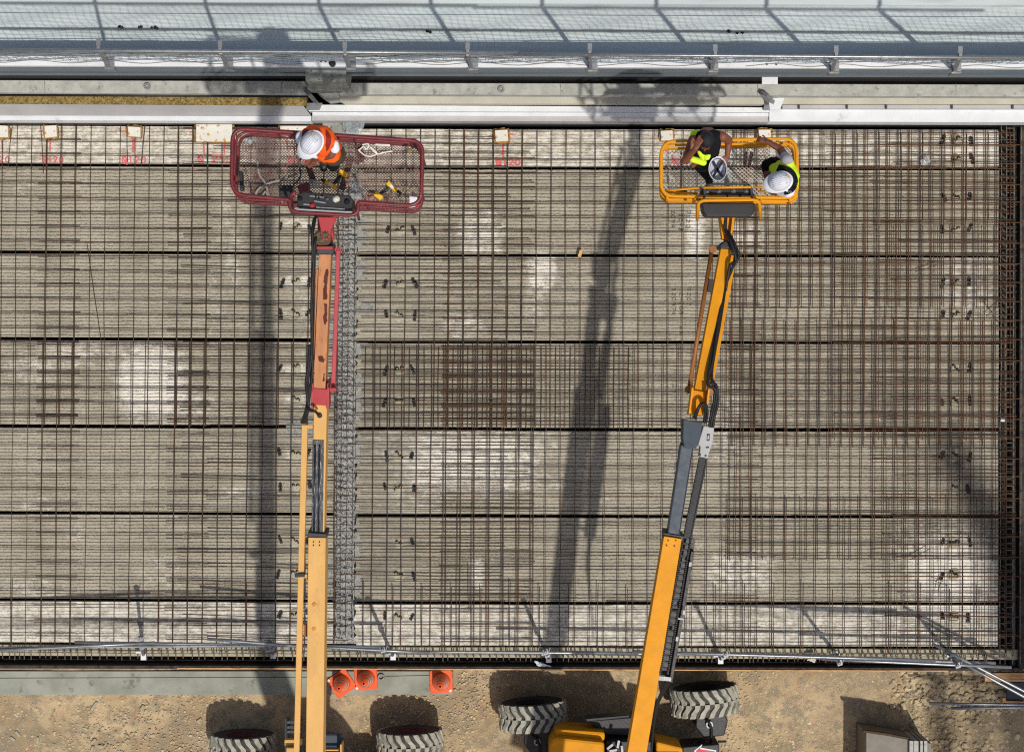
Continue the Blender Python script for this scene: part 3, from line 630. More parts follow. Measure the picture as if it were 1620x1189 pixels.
crumple('plastic_litter', [(1278, 1036), (1292, 1034), (1290, 1048), (1276, 1044)], .0, .03, 'beige', 10, label='pale crumpled scrap on the lower beam right of the orange boom', cat='litter')
b = MB(); c = P(918, 401, .1); b.box(c, (.045, .1, .03), R(-18)); b.build('wood_block', 'paleor', label='small pale wood block lying over a deck gap between the lifts', cat='wood block', bev=.003)
b = MB(); c = P(1586, 664, .08); b.box(c, (.055, .045, .03)); b.build('white_clip', 'white', label='small white clip at the inner edge of the right beam', cat='clip')

# ------------------------------------------------------------------ the building wall
def wallbar(name, m, y_top, y_bot, z0, z1, x0, x1, **k):    # horizontal member, top face between the two picture lines (left, right values)
    (ta, tb), (ba, bb) = y_top, y_bot
    b = MB(); b.pp([(x0, ta), (x1, tb), (x1, bb), (x0, ba)], z0, z1); return b.build(name, m, **k)
yb = lambda l, r: (lambda x: l + (r - l) * x / 1620)
f = yb(197, 200)
b = MB(); q0, q1 = P(-60, 150, 1.8), P(1700, 152, 1.8)
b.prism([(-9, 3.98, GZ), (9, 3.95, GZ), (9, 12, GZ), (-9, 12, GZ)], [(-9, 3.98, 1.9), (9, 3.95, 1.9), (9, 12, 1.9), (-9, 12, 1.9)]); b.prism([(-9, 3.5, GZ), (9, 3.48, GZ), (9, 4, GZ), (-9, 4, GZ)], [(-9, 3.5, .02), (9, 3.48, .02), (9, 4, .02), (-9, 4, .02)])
core = b.build('building_wall', 'dark', label='inner wall of the building painted near black as shade in the gaps between panels', cat='building wall')  # near black stands in for the shade of the wall recess
b = MB(); b.pp([(-60, 192), (1700, 192), (1700, 198.5), (-60, 196)], -.5, .12); b.build('base_rail', 'black', label='black base rail along the foot of the facade', cat='base rail')
# lower panels
r = empty('sandwich_panel', P(240, 170, .1), 'open topped wall panel with brown wool showing, left end of the facade', 'wall panel', 'facade panels along the deck')
wallbar('wool_core', 'wool', (151, 153), (164, 167), .05, .62, -60, 485, parent=r)
b = MB(); t0, t1 = P(-60, 164.2, .62), P(480, 167.4, .62); u0, u1 = P(-60, 183, .42), P(492, 183, .42)
b.add([t0, t1, u1, u0, (t0.x, t0.y + .02, .1), (t1.x, t1.y + .02, .1)], [(0, 3, 2, 1), (0, 1, 5, 4), (3, 4, 5, 2)]); b.build('sloping_flashing', 'greymetal', r)
wallbar('bottom_trim', 'white', (183, 183.5), (190, 192), .12, .4, -60, 492, parent=r)
r = empty('sandwich_panel', P(850, 175, .1), 'bright white facade panel between the two brackets', 'wall panel', 'facade panels along the deck')
wallbar('panel', 'white', (165.5, 170), (176, 177.5), .05, .5, 488, 1217, parent=r, bev=.006)
wallbar('lower_panel', 'white', (177.2, 178.5), (183, 184.5), .05, .46, 494, 1216, parent=r, bev=.004)
wallbar('bottom_trim', 'greymetal', (183.3, 185), (191, 193), .12, .38, 493, 1220, parent=r)
r = empty('sandwich_panel', P(1400, 175, .1), 'plain white facade panel at the right end of the facade', 'wall panel', 'facade panels along the deck')
wallbar('panel', 'white', (172, 172.5), (192.5, 193.5), .1, .42, 1217, 1700, parent=r, bev=.004)
wallbar('top_flashing', 'greymetal', (166.5, 166.5), (171.5, 172), .1, .55, 1238, 1700, parent=r)
for x in (1264, 1340, 1402, 1506, 1602):
    b = MB(); b.box(P(x, 169, .57), (.02, .06, .05)); b.build('fixing_stud', 'bluedark', r)
# concrete beams
r = empty('concrete_beam', P(240, 137, 2.8), 'slim grey concrete beam on the wall, left of the cast block', 'concrete beam', 'concrete beams along the wall')
wallbar('beam', 'concrete', (126.5, 128.5), (146, 149), .86, 1.0, -60, 486, parent=r, bev=.008)
r2 = empty('concrete_beam', P(900, 140, 2.3), 'long grey concrete beam with beige face, right of the cast block', 'concrete beam', 'concrete beams along the wall')
wallbar('beam', 'concrete', (131, 134), (149, 153), .8, 1.0, 536, 1700, parent=r2, bev=.008)
b = MB(); b.pp([(520, 149.8), (1700, 153.6), (1700, 165), (545, 164)], .3, .62); b.build('beam_face', 'beige', r2)
b = MB(); b.pp([(500, 144), (536, 144), (536, 157), (520, 160)], .3, .75); b.build('beam_end', 'concrete', r2)
for x, y, rr_ in ((233, 137, r), (793, 142, r2)):
    c = P(x, y, 1.0); b = MB(); b.lathe(c, [(.046, 0), (.046, .03), (.02, .03), (.02, .0)], 16)
    b.build('threaded_socket', 'galvd', rr_, smooth=False); 
for x in (70, 445):
    b = MB(); b.pp([(x, 127.5), (x + 1, 127.5), (x + 1, 147), (x, 147)], .98, 1.003); b.build('joint_line', 'block', r)
for x in (574, 886, 1198, 1512):
    b = MB(); b.pp([(x, 133), (x + 1, 133), (x + 1, 151), (x, 151)], .98, 1.003); b.build('joint_line', 'block', r2)
# black tube painted in as the shadow gap under the left beam
b = MB(); b.tube([P(-60, 150, .8), P(490, 152.5, .8)], .018, 8); pp_ = b.build('shadow_gap_strip', 'blackr', label='thin black tube standing in for the shadow gap above the brown wool', cat='shadow strip', smooth=True)
# upper wall, blue grey with its shade painted in, and parapet
r = empty('upper_cladding', P(810, 112, 3.8), 'blue grey steel cladding with painted shade under the white parapet', 'cladding')
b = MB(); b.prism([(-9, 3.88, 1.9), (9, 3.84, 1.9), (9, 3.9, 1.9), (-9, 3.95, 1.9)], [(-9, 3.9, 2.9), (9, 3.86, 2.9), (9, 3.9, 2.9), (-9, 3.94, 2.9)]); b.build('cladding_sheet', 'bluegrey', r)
b = MB(); b.tube([(-9, 3.885, 2.15), (9, 3.845, 2.15)], .014, 6); b.build('seam', 'bluedark', r)
r = empty('parapet', P(810, 96, 4.8), 'white parapet capping along the roof edge', 'parapet')
wallbar('capping', 'white', (87, 92), (103.5, 109), 2.9, 3.0, -120, 1760, parent=r, bev=.006)
for x, y in ((508, 97.5), (515, 97.5), (1213, 102), (1228, 102)):
    b = MB(); c = P(x, y, 3.0); b.lathe(c, [(.014, -.01), (.014, .012), (0, .012)], 10); b.build('bolt', 'bluedark', r)
b = MB(); c = P(526, 101, 3.02); b.lathe(c, [(.04, -.02), (.042, .02), (.03, .03), (.0, .03)], 16); b.build('round_vent', 'black', label='small round black cap on the parapet above the cast block', cat='cap')
r = empty('roof', (0, 6, 4.2), 'pale ribbed steel roof behind the parapet with guardrail shadows on it', 'roof')
b = MB(); prof = []; y = 4.0
while y < 14:
    prof += [(y, 2.26), (y + .06, 2.26), (y + .075, 2.3), (y + .25, 2.3), (y + .265, 2.26)]; y += .325
n = len(prof)
b.add([(-11, p[0] + .045, p[1]) for p in prof] + [(11, p[0] - .045, p[1]) for p in prof], [(i, n + i, n + i + 1, i + 1) for i in range(n - 1)])
b.build('roof_sheet', 'roof', r)
b = MB(); b.prism([(-9, 4.12, 1.91), (9, 4.1, 1.91), (9, 14, 1.91), (-9, 14, 1.91)], [(-9, 4.12, 2.24), (9, 4.1, 2.24), (9, 14, 2.24), (-9, 14, 2.24)]); b.build('roof_deck', 'bluedark', r)
# litter on the roof
for oi, (x, y, n_) in enumerate(sorted(((195, 44, 3), (225, 44, 3), (243, 44, 4), (1155, 50, 3), (1170, 52, 2), (675, 50, 2)))):
    b = MB()
    for k in range(n_):
        p = P(x + rnd.uniform(-6, 6), y + rnd.uniform(-1.5, 1.5), 2.31); stone(b, p.x, p.y, 2.31, .022, rnd)
    b.build('dry_leaf', 'trough', label=f'clump of dark leaf litter caught on the roof sheet, {nth(oi)} from the left', cat='leaf litter', group='leaf litter on the roof')
# guardrail on the roof
gr = 'guardrail posts on the roof edge'
posts = [(157, 171, 75, 101), (349, 359, 78, 101), (546, 553, 80, 102), (740, 746, 81, 103), (933, 935, 82, 105), (1131, 1126, 84, 106), (1322, 1317, 86, 108), (1518, 1510, 87, 108), (-36, -17, 74, 100), (1715, 1703, 88, 109)]
for i, (xt, xb_, yt, ybm) in enumerate(posts):
    if i > 7: continue
    r = empty('guardrail_post', P(xb_, ybm, 2.8), f'short galvanised guardrail post clamped to the white parapet, {ORD[i]} from the left', 'guardrail post', gr)
    a = P(xb_, ybm, 3.0); t = P(xt, yt + 1, 4.45)
    b = MB(); b.beam(a, t, .034, .05, Vector((0, 1, 0))); b.build('upright', 'galvd', r)
    b = MB(); b.box(a + Vector((.02, .02, .01)), (.12, .13, .02)); b.box(a + Vector((.02, -.06, -.08)), (.12, .02, .2)); b.build('clamp_plate', 'galv', r)
    b = MB(); b.box(t + Vector((0, 0, .0)), (.035, .04, .12)); b.box(t + Vector((0, .06, .04)), (.05, .08, .02)); b.build('rail_hook', 'galv', r)
def rail3(p, q, r, m, label, cat, group, name='guardrail_tube'):
    b = MB(); b.tube([p, p.lerp(q, .33), p.lerp(q, .66), q], r, 10); return b.build(name, m, label=label, cat=cat, group=group, smooth=True)
g2 = 'long rails of the roof guardrail'
rail3(P(-60, 79, 4.45), P(820, 84, 4.45), .022, 'galv', 'upper tube of the roof guardrail, left length', 'guardrail tube', g2)
rail3(P(812, 86, 4.45), P(1700, 92, 4.45), .022, 'galv', 'upper tube of the roof guardrail, right length', 'guardrail tube', g2)
rail3(P(-60, 85.5, 3.46), P(560, 89, 3.46), .022, 'galvd', 'lower tube of the roof guardrail, left length', 'guardrail tube', g2)
rail3(P(548, 88, 3.49), P(1700, 94.5, 3.46), .022, 'galvd', 'lower tube of the roof guardrail, right length', 'guardrail tube', g2)
b = MB()
nxn = 188
topv = []; 
for i in range(nxn):
    x = -9.3 + i * .1; tt = (x + 9.3) / 18.6; pts = []
    for j in range(13):
        z = 4.43 - j * .115; yy = P(0, 80 + 11 * tt, 4.45).y + (P(0, 95 + 6 * tt, 3.05).y - P(0, 80 + 11 * tt, 4.45).y) * j / 12 + .015 * math.sin(x * 5 + j)
        pts.append(Vector((x + .02 * math.sin(j * .9 + x * 2.2) + .012 * math.sin(x * 11), yy, z + .02 * math.sin(x * 2.1) * (j / 12))))
    topv.append(pts); b.tube(pts, .0035, 3, False)
for j in range(13): b.tube([t[j] for t in topv], .0035, 3, False)
b.build('safety_net', 'net', label='fine safety net hung from the roof guardrail over the parapet', cat='safety net')
# loose net folds on the parapet
for k, (y0, x0, x1) in enumerate(((97, -30, 480), (100, 560, 1110), (103, 1180, 1660), (96, 560, 900))):
    b = MB(); b.tube([P(x0 + (x1 - x0) * t / 40, y0 + 2.2 * math.sin(t * .7 + k) + 3 * t / 40, 3.01) for t in range(41)], .004, 4, False)
    b.build('net_cord', 'hose', label=f'loose net cord lying wavy on the parapet, {ORD[k]} of four', cat='cord', group='cords on the parapet')
# cast block, steel plate, small brackets
r = empty('cast_block', P(515, 120, 3.5), 'grey cast concrete block sitting against the wall above the wool end', 'concrete block')
b = MB(); b.pp([(483, 104), (548, 104), (547, 130), (483, 128)], 1.5, 2.3); b.build('upper_block', 'block', r, bev=.01)
b = MB(); b.pp([(486, 129.5), (537, 130), (537, 142), (486, 141)], 1.0, 1.35); b.build('lower_block', 'block', r, bev=.01)
b = MB(); b.pp([(1205.5, 103), (1230.5, 103), (1230.5, 133), (1205.5, 133)], 1.62, 1.66)
b.build('steel_plate', 'white', label='white steel plate hanging below the parapet above the yellow basket', cat='plate', bev=.003)
def bracket(x, y, lab, mir=1):
    r = empty('facade_bracket', P(x, y, .6), lab, 'bracket', 'brackets between the facade panels')
    b = MB(); b.beam(P(x, y - 10, 1.15), P(x + 12 * mir, y + 4, .8), .05, .1); b.build('arm', 'galvd', r)
    b = MB(); b.pp([(x - 4, y + 3), (x + 20 * mir, y + 3), (x + 15 * mir, y + 14), (x - 6, y + 14)], .52, .56); b.build('plate', 'galv', r)
bracket(490, 160, 'steel bracket joining facade panels below the cast block')
bracket(1214, 160, 'steel bracket joining facade panels above the yellow basket')
b = MB(); b.pp([(1216, 155), (1241, 155), (1234, 174), (1218, 174)], .8, .83); b.build('flashing_piece', 'white', label='folded white flashing piece beside the right facade bracket', cat='flashing')
# ------------------------------------------------------------------ guardrail of the deck
g3 = 'guardrail tubes along the lower deck edge'
def dt(x0, y0, x1, y1, z0, z1, lab, m='galv', r=.021): rail3(P(x0, y0, z0), P(x1, y1, z1), r, m, lab, 'scaffold tube', g3, 'scaffold_tube')
dt(-60, 1031, 245, 1016, 1.2, 1.2, 'guardrail tube at the lower left ending past the first post')
dt(118, 1015.5, 616, 1023, .57, .57, 'lower guardrail tube running behind the pale orange boom')
dt(-60, 1024, 420, 1021, 1.17, 1.17, 'thin upper guardrail tube at the left, nearest the deck', 'galvd', .017)
dt(328, 1010, 478, 1022, 1.26, 1.24, 'short tube crossing left of the pale orange boom')
dt(470, 1021, 680, 1032, 1.2, 1.2, 'guardrail tube between the orange boom and the second post')
dt(580, 1030, 1010, 1032.5, 1.17, 1.17, 'guardrail tube in front of the three cones reaching the orange boom')
dt(800, 1030.5, 1320, 1037, .57, .57, 'lower guardrail tube passing under the big orange boom')
dt(1000, 1030, 1480, 1044, 1.2, 1.2, 'upper guardrail tube right of the big orange boom')
dt(1300, 1042, 1600, 1055, 1.2, 1.2, 'guardrail tube ending at the lower right corner')
dt(1290, 1040, 1575, 1048, .57, .57, 'lower guardrail tube at the lower right corner', 'galvd')
dt(1476, 1018, 1700, 1134, .9, .85, 'slanting tube crossing the corner, upper of two')
dt(1506, 1039, 1700, 1145, .86, .8, 'slanting tube crossing the corner, lower of two')
dt(1470, 1112, 1760, 1116, -.4, -.4, 'long tube over the stones, nearer the deck')
dt(1505, 1119.5, 1760, 1116.8, -.4, -.4, 'long tube over the stones, farther from the deck')
for i, (x, y, xb_, yb2, kind) in enumerate(((222, 1008, 227, 1036, 0), (427, 1016, 432, 1034, 0), (605, 1027, 622, 1036, 1), (863, 1030, 868, 1040, 1), (1148, 1034, 1140, 1042, 1), (1328, 1048, 1324, 1036, 2), (1515, 1052, 1508, 1042, 2))):
    r = empty('edge_post', P(xb_, yb2, -.2), f'clamped galvanised guardrail post on the lower deck edge, {ORD[i]} from the left', 'guardrail post', 'guardrail posts on the lower deck edge')
    b = MB(); b.tube([P(xb_, yb2, -.1), P(x, y, 1.25)], .024, 10); b.build('upright', 'galvd', r, smooth=True)
    b = MB(); c = P(xb_, yb2, -.04); b.box(c + Vector((.0, -.02, 0)), (.075, .09, .03)); b.box(c + Vector((-.05, .05, .03)), (.1, .03, .06)); b.build('clamp', 'white' if i != 1 else 'galv', r, bev=.004)
    for z in (1.2, .57):
        c = P(xb_, yb2, -.1).lerp(P(x, y, 1.25), (z + .1) / 1.35); b = MB(); b.box(c, (.07, .075, .055), .3); b.tube([c + Vector((.03, -.03, 0)), c + Vector((.06, .06, .02))], .008, 6); b.build('coupler', 'galvd', r, bev=.004)
# timber and dark sheet at the lower right corner
b = MB(); b.pp([(1558, 1064), (1760, 1062), (1760, 1077), (1558, 1078)], -.6, -.5); b.build('timber_beam', 'wood', label='pine timber beam sticking out at the lower right corner of the deck', cat='timber', bev=.004)
b = MB(); b.pp([(1594, 1080), (1760, 1076), (1760, 1108), (1592, 1109)], -.9, -.85); b.build('dark_sheet', 'steelgrey', label='dark stained formwork sheet under the slanting tubes', cat='formwork sheet')
b = MB(); b.pp([(1586, 1103), (1591, 1103), (1592, 1108), (1620, 1109), (1620, 1111), (1586, 1111)], -.9, -.8); b.build('timber_batten', 'wood', label='small pine batten at the edge of the dark sheet', cat='timber')
# stack of sheet boxes
r = empty('site_box', P(1400, 1180, GZ), 'large grey brown site box beside the slabs at the lower right', 'box')
b = MB(); b.pp([(1370, 1157), (1403, 1162), (1440, 1169), (1474, 1175), (1474, 1300), (1370, 1300)], GZ, -.3); b.build('body', 'boxbrown', r, bev=.01)
b = MB(); b.pp([(1366, 1154.5), (1403, 1159.5), (1441, 1167), (1441, 1170), (1403, 1163), (1366, 1158)], -.37, -.28); b.build('lid_edge', 'khaki', r)
for x, w_ in ((1439, 6), (1446, 7), (1456, 4), (1462, 5)):
    b = MB(); b.pp([(x, 1171), (x + w_, 1171.5), (x + w_, 1290), (x, 1290)], GZ + .1, -.25 + .01 * (x % 3))
    b.build('slab_edge', 'concrete', label=f'upright pale slab packed against the grey brown site box, {nth([1439, 1446, 1456, 1462].index(x))} from it', cat='slab', group='upright slabs by the site box')
# cones
def cone(x, y, rot, lab, first=[None]):
    p = P(x, y, GZ + .04)
    if first[0] is None:
        r = empty('traffic_cone', p, lab, 'traffic cone', 'traffic cones on the concrete strip'); first[0] = r
        b = MB(); s = .165; pts = fillet([(-s, -s, 0), (s, -s, 0), (s, s, 0), (-s, s, 0)], .035)[:-1]
        b.prism([p + q for q in pts], [p + q * .98 + Vector((0, 0, .03)) for q in pts]); b.build('base', 'cone', r, bev=.004)
        rad = lambda z: .125 - .1 * (z - .03) / .45
        b = MB(); b.lathe(p, [(.135, .03), (.132, .04), (rad(.05), .05), (rad(.48), .48), (.017, .48), (.015, .4)], 28); b.build('cone_body', 'cone', r, smooth=True)
        for z0, z1 in ((.1, .15), (.2, .25), (.3, .34)):
            b = MB(); b.lathe(p, [(rad(z0) + .0025, z0), (rad(z1) + .0025, z1)], 28); b.build('reflective_band', 'coneband', r, smooth=True)
        b = MB(); b.box(p + Vector((.13, -.135, .034)), (.04, .03, .006), R(35)); b.build('sticker', 'white', r)
        r.rotation_euler.z = rot; return r
    q = copy_tree(first[0], None, p); q.rotation_euler.z = rot; q['label'] = lab; return q
cone(540.5, 1080, R(-146), 'orange traffic cone nearest the pale orange boom, turned cornerwise')
cone(579, 1072.5, R(-87), 'orange traffic cone in the middle, tucked under the board')
cone(698, 1077, R(2), 'orange traffic cone standing alone at the end of the strip')

# ------------------------------------------------------------------ lift parts
def tyre(parent, x, y, rot, dia=.96, wd=.37, rimcol='darkred'):
    c = P(x, y, GZ + dia / 2); c.z = GZ + dia / 2
    m = Matrix.Rotation(rot, 3, 'Z') @ Matrix.Rotation(R(90), 3, 'X')    # lathe axis -> world Y
    Rr = dia / 2 - .03; hw = wd / 2
    b = MB(); b.lathe(c, [(Rr * .5, -hw * .9), (Rr * .8, -hw), (Rr * .96, -hw * .96), (Rr, -hw * .8), (Rr, hw * .8), (Rr * .96, hw * .96), (Rr * .8, hw), (Rr * .5, hw * .9)], 40, m)
    wh = b.build('wheel', 'tyre', parent, smooth=True)
    b = MB(); nl = 22; step = 2 * math.pi / nl
    def pt(a, r_, yy): return c + m @ Vector((r_ * math.cos(a), r_ * math.sin(a), yy))
    for i in range(nl):
        for s in (-1, 1):
            a0 = i * step + (step * .5 if s > 0 else 0); wl = step * .30
            path = [(0.0, 0.0), (.25, .05), (.6, .62), (1.0, .95)]
            for k in range(3):
                (t0, o0), (t1, o1) = path[k], path[k + 1]
                ys0, ys1 = s * hw * t0, s * hw * t1; A0 = a0 + o0 * step * .75; A1 = a0 + o1 * step * .75
                tp = Rr + .03; bt = Rr - .02; d0 = .01 if t1 == 1 else 0
                vs = [pt(A0 - wl, bt, ys0), pt(A0 + wl, bt, ys0), pt(A1 + wl, bt - d0, ys1), pt(A1 - wl, bt - d0, ys1),
                      pt(A0 - wl * .85, tp, ys0), pt(A0 + wl * .85, tp, ys0), pt(A1 + wl * .85, tp - d0, ys1), pt(A1 - wl * .85, tp - d0, ys1)]
                b.add(vs, [(0, 1, 2, 3), (7, 6, 5, 4), (0, 4, 5, 1), (1, 5, 6, 2), (2, 6, 7, 3), (3, 7, 4, 0)])
    b.build('tread', 'lug', wh)
    b = MB(); b.lathe(c, [(Rr * .52, -hw * .93), (Rr * .45, -hw * .6), (.08, -hw * .55), (.08, hw * .55), (Rr * .45, hw * .6), (Rr * .52, hw * .93)], 24, m); b.build('rim', rimcol, wh)
    return wh
def pxbeam(parent, name, m, a, za, c, zc, wa, h, wc=None, bev=.006):
    b = MB(); b.beam(P(*a, za), P(*c, zc), wa * (ZC - za) / F, h, w1=(wc or wa) * (ZC - zc) / F); return b.build(name, m, parent, bev=bev)
def pxtube(parent, name, m, pts, r, n=8, r1=None, smooth=True, **k):
    b = MB(); b.tube([P(*p) for p in pts], r, n, True, r1); return b.build(name, m, parent, smooth=smooth, **k)
def curve(pts, n=24):                     # catmull-rom through picture points (x, y, z)
    out = []; q = [pts[0]] + list(pts) + [pts[-1]]
    for i in range(1, len(q) - 2):
        for k in range(n // (len(pts) - 1) + 2):
            t = k / (n // (len(pts) - 1) + 2); p0, p1, p2, p3 = (Vector(x) for x in q[i - 1:i + 3])
            out.append(.5 * ((2 * p1) + (p2 - p0) * t + (2 * p0 - 5 * p1 + 4 * p2 - p3) * t * t + (3 * p1 - p0 - 3 * p2 + p3) * t ** 3))
    out.append(Vector(pts[-1])); return out
def gridfloor(parent, poly_px, z, m, cw, ch, wd, amp):
    # expanded metal: zigzag strands
    pts = [P(x, y, z) for x, y in poly_px]; x0 = min(p.x for p in pts); x1 = max(p.x for p in pts); y0 = min(p.y for p in pts); y1 = max(p.y for p in pts)
    def inside(x, y):
        r_ = False; n = len(pts)
        for i in range(n):
            a, c = pts[i], pts[(i + 1) % n]
            if (a.y > y) != (c.y > y) and x < (c.x - a.x) * (y - a.y) / (c.y - a.y) + a.x: r_ = not r_
        return r_
    b = MB(); y = y0; j = 0
    while y < y1:
        x = x0; i = 0; prev = None
        while x < x1:
            yy = y + (amp if (i + j) % 2 else -amp); ok = inside(x, yy)
            if prev and ok:
                b.add([(prev[0], prev[1] - wd, z), (x, yy - wd, z - .003), (x, yy + wd, z), (prev[0], prev[1] + wd, z + .003)], [(0, 1, 2, 3)])
            prev = (x, yy) if ok else None; x += cw / 2; i += 1
        y += ch / 2; j += 1
    return b.build('mesh_floor', m, parent)

# ------------------------------------------------------------------ red lift
RL = empty('boom_lift', P(500, 1420, GZ), 'old boom lift with scuffed dark red basket and pale orange boom, standing left', 'boom lift', 'boom lifts working over the deck')
ZB = 5.45
pxbeam(RL, 'main_boom', 'paleor', (494, 1500), 5.0, (501.5, 850), ZB, 27.5, .3)
pxbeam(RL, 'boom_side_rail', 'brown', (511.5, 1189), 5.12, (514.5, 852), 5.4, 2.2, .22)
b = MB(); pts = [(490, 935), (492, 928), (498, 926), (505, 928), (508, 936), (510, 1085), (506, 1095), (498, 1099), (488, 1094), (485, 1084)]
b.add([P(x, y, 5.145 + (5.45 - 5.14) * (1189 - y) / 339 + .008) for x, y in pts], [tuple(range(len(pts)))[::-1]]); b.build('worn_patch', 'worn', RL)
for x, y in ((497.5, 956), (497, 994), (496, 1032), (495, 1069)):
    b = MB(); c = P(x, y, 5.16 + .3 * (1189 - y) / 339 + .012); b.lathe(c, [(.025, -.01), (.025, .012), (0, .014)], 12); b.build('bolt', 'worn', RL, smooth=False)
for x, y in ((496, 857), (505.5, 857), (496, 862.5), (505.5, 862.5)):
    b = MB(); c = P(x, y, 5.458); b.lathe(c, [(.007, -.01), (.007, .004), (0, .004)], 8); b.build('bolt', 'rustpatch', RL)
pxbeam(RL, 'boom_collar', 'black', (501.5, 851), 5.43, (502, 843), 5.44, 30, .3)
pxbeam(RL, 'inner_boom', 'paleor', (502.5, 850), 5.38, (507, 640), 5.62, 20.5, .24)
b = MB(); b.beam(P(501.5, 845, 5.4), P(503.5, 696, 5.57), .125, .02, w1=.125); sl = b.build('worn_top', 'wornsteel', RL, bev=.004)
for dx in (-3.6, 3.6):
    b = MB(); b.tube([P(500.5 + dx, 843, 5.42), P(502 + dx, 704, 5.58)], .011, 8); b.build('slide_rod', 'wornsteel', sl, smooth=True)
pxbeam(RL, 'boom_bracket', 'galvd', (510.5, 845), 5.3, (513, 640), 5.55, 1.6, .18)
# knuckle and jib
b = MB(); b.beam(P(505.5, 641, 5.66), P(506, 615, 5.74), .17, .26); b.build('knuckle', 'red', RL, bev=.008)
for s in (-1, 1):
    b = MB(); b.beam(P(506 + s * 12.6, 649, 5.66), P(506.5 + s * 12.6, 606, 5.75), .02, .24); b.build('knuckle_plate', 'red', RL, bev=.004)
jb = pxbeam(RL, 'jib', 'salmon', (505, 617), 5.72, (514.5, 398), 5.86, 19, .2)
def patch(parent, pts, za, zb, ya, yb_, m):
    rr = random.Random(len(pts)); b = MB(); fn = lambda x, y: P(x, y, za + (zb - za) * (ya - y) / (ya - yb_) + .004)
    L_ = []
    for q in range(len(pts)):
        (x0, y0), (x1, y1) = pts[q], pts[(q + 1) % len(pts)]
        for k in range(5): L_.append((x0 + (x1 - x0) * k / 5 + rr.uniform(-.8, .8), y0 + (y1 - y0) * k / 5 + rr.uniform(-.7, .7))); cx_ = sum(q[0] for q in L_) / len(L_); cy_ = sum(q[1] for q in L_) / len(L_); n_ = len(L_)
    b.add([fn(cx_, cy_)] + [fn(*q) for q in L_], [(0, 1 + (q + 1) % n_, 1 + q) for q in range(n_)]); b.build('rust_patch', m, parent)
patch(jb, [(516, 425), (520, 427), (518, 445), (517, 462), (518, 474), (512, 474), (511, 462), (513, 450), (512, 440)], 5.72, 5.86, 617, 398, 'rustpatch')
patch(jb, [(513, 480), (518, 481), (517, 496), (518, 508), (514, 515), (511, 506), (513, 494)], 5.72, 5.86, 617, 398, 'rustpatch')
patch(jb, [(504, 562), (510, 563), (514, 569), (512, 573), (504, 571)], 5.72, 5.86, 617, 398, 'rustpatch')
patch(jb, [(512, 590), (514, 592), (513, 604), (510, 603)], 5.72, 5.86, 617, 398, 'rustpatch')
pxbeam(RL, 'jib_side_plate', 'salmon', (498, 570), 5.68, (502.5, 425), 5.8, 5, .16)
pxbeam(RL, 'jib_side_rail', 'darkred', (491.5, 612), 5.6, (496.5, 392), 5.74, 4, .12)
lv = pxbeam(RL, 'levelling_bar', 'red', (527, 614), 5.72, (535, 396), 5.86, 6.5, .06)
for x, y in ((527, 616), (535, 395)):
    b = MB(); c = P(x, y, 5.8); b.box(c, (.075, .04, .09)); b.build('pin_block', 'red', lv, bev=.006)
b = MB(); b.beam(P(514, 404, 5.86), P(514, 388, 5.88), .2, .22); b.build('jib_head', 'black', RL, bev=.02)
b = MB(); b.beam(P(513.5, 394, 5.9), P(513.5, 390, 5.9), .17, .04); b.build('head_plate', 'red', RL)
b = MB(); b.lathe(P(513.5, 380, 5.55), [(.0, 0), (.1, 0), (.1, .3), (.07, .33), (0, .33)], 12); b.build('rotator', 'olive', RL)
b = MB(); b.pp([(503, 343), (532, 344), (524, 362), (522, 374), (518, 380), (511, 380), (507, 374), (507, 362)], 5.8, 5.9); mt_ = b.build('basket_mount', 'red', RL, bev=.006)
b = MB(); c = P(514.5, 372.5, 5.9); b.lathe(c, [(.03, 0), (.03, .014), (0, .014)], 16)
for k in range(8): b.lathe(c + Vector((.04 * math.cos(k * .785), .04 * math.sin(k * .785), 0)), [(.009, 0), (.009, .016), (0, .016)], 8)
b.build('bolt_circle', 'olive', mt_)
# side cable tube
ct = pxbeam(RL, 'cable_carrier', 'paleor', (469, 1189), 5.05, (482, 672), 5.55, 9, .07, 9.5)
pxbeam(RL, 'carrier_arm', 'paleor', (484, 674.5), 5.54, (495, 674.5), 5.54, 6, .06)
pxbeam(RL, 'carrier_clip', 'black', (466, 910), 5.36, (482, 909), 5.36, 6, .09); pxbeam(RL, 'carrier_arm', 'paleor', (481, 911), 5.34, (488, 911), 5.34, 6, .06)
b = MB(); b.beam(P(484, 988, 5.2), P(484, 1006, 5.2), .05, .12); b.build('rest_block', 'brown', RL)
for pts in ([(477, 668, 5.55), (483, 652, 5.7), (489, 620, 5.75), (487, 600, 5.75), (493, 560, 5.8), (493, 480, 5.8), (496, 420, 5.85), (498, 385, 5.9), (502, 372, 5.85), (507, 368, 5.8)],
            [(480, 668, 5.55), (486, 650, 5.72), (494, 590, 5.75), (494, 540, 5.8), (494, 440, 5.8), (495, 400, 5.9), (494, 375, 5.9), (498, 350, 5.85), (500, 340, 5.8)],
            [(482, 668, 5.55), (488, 645, 5.75), (486, 625, 5.8), (484, 605, 5.8), (488, 580, 5.8), (490, 545, 5.8)],
            [(485, 645, 5.8), (490, 648, 5.82), (498, 650, 5.84), (504, 656, 5.75)], [(495, 384, 5.9), (494, 365, 5.9), (497, 345, 5.85)]):
    pxtube(RL, 'hydraulic_hose', 'blackr', curve(pts), .016, 7)
b = MB(); b.lathe(P(506, 657, 5.6), [(.028, 0), (.028, .03), (0, .03)], 14); b.build('hose_port', 'black', RL)
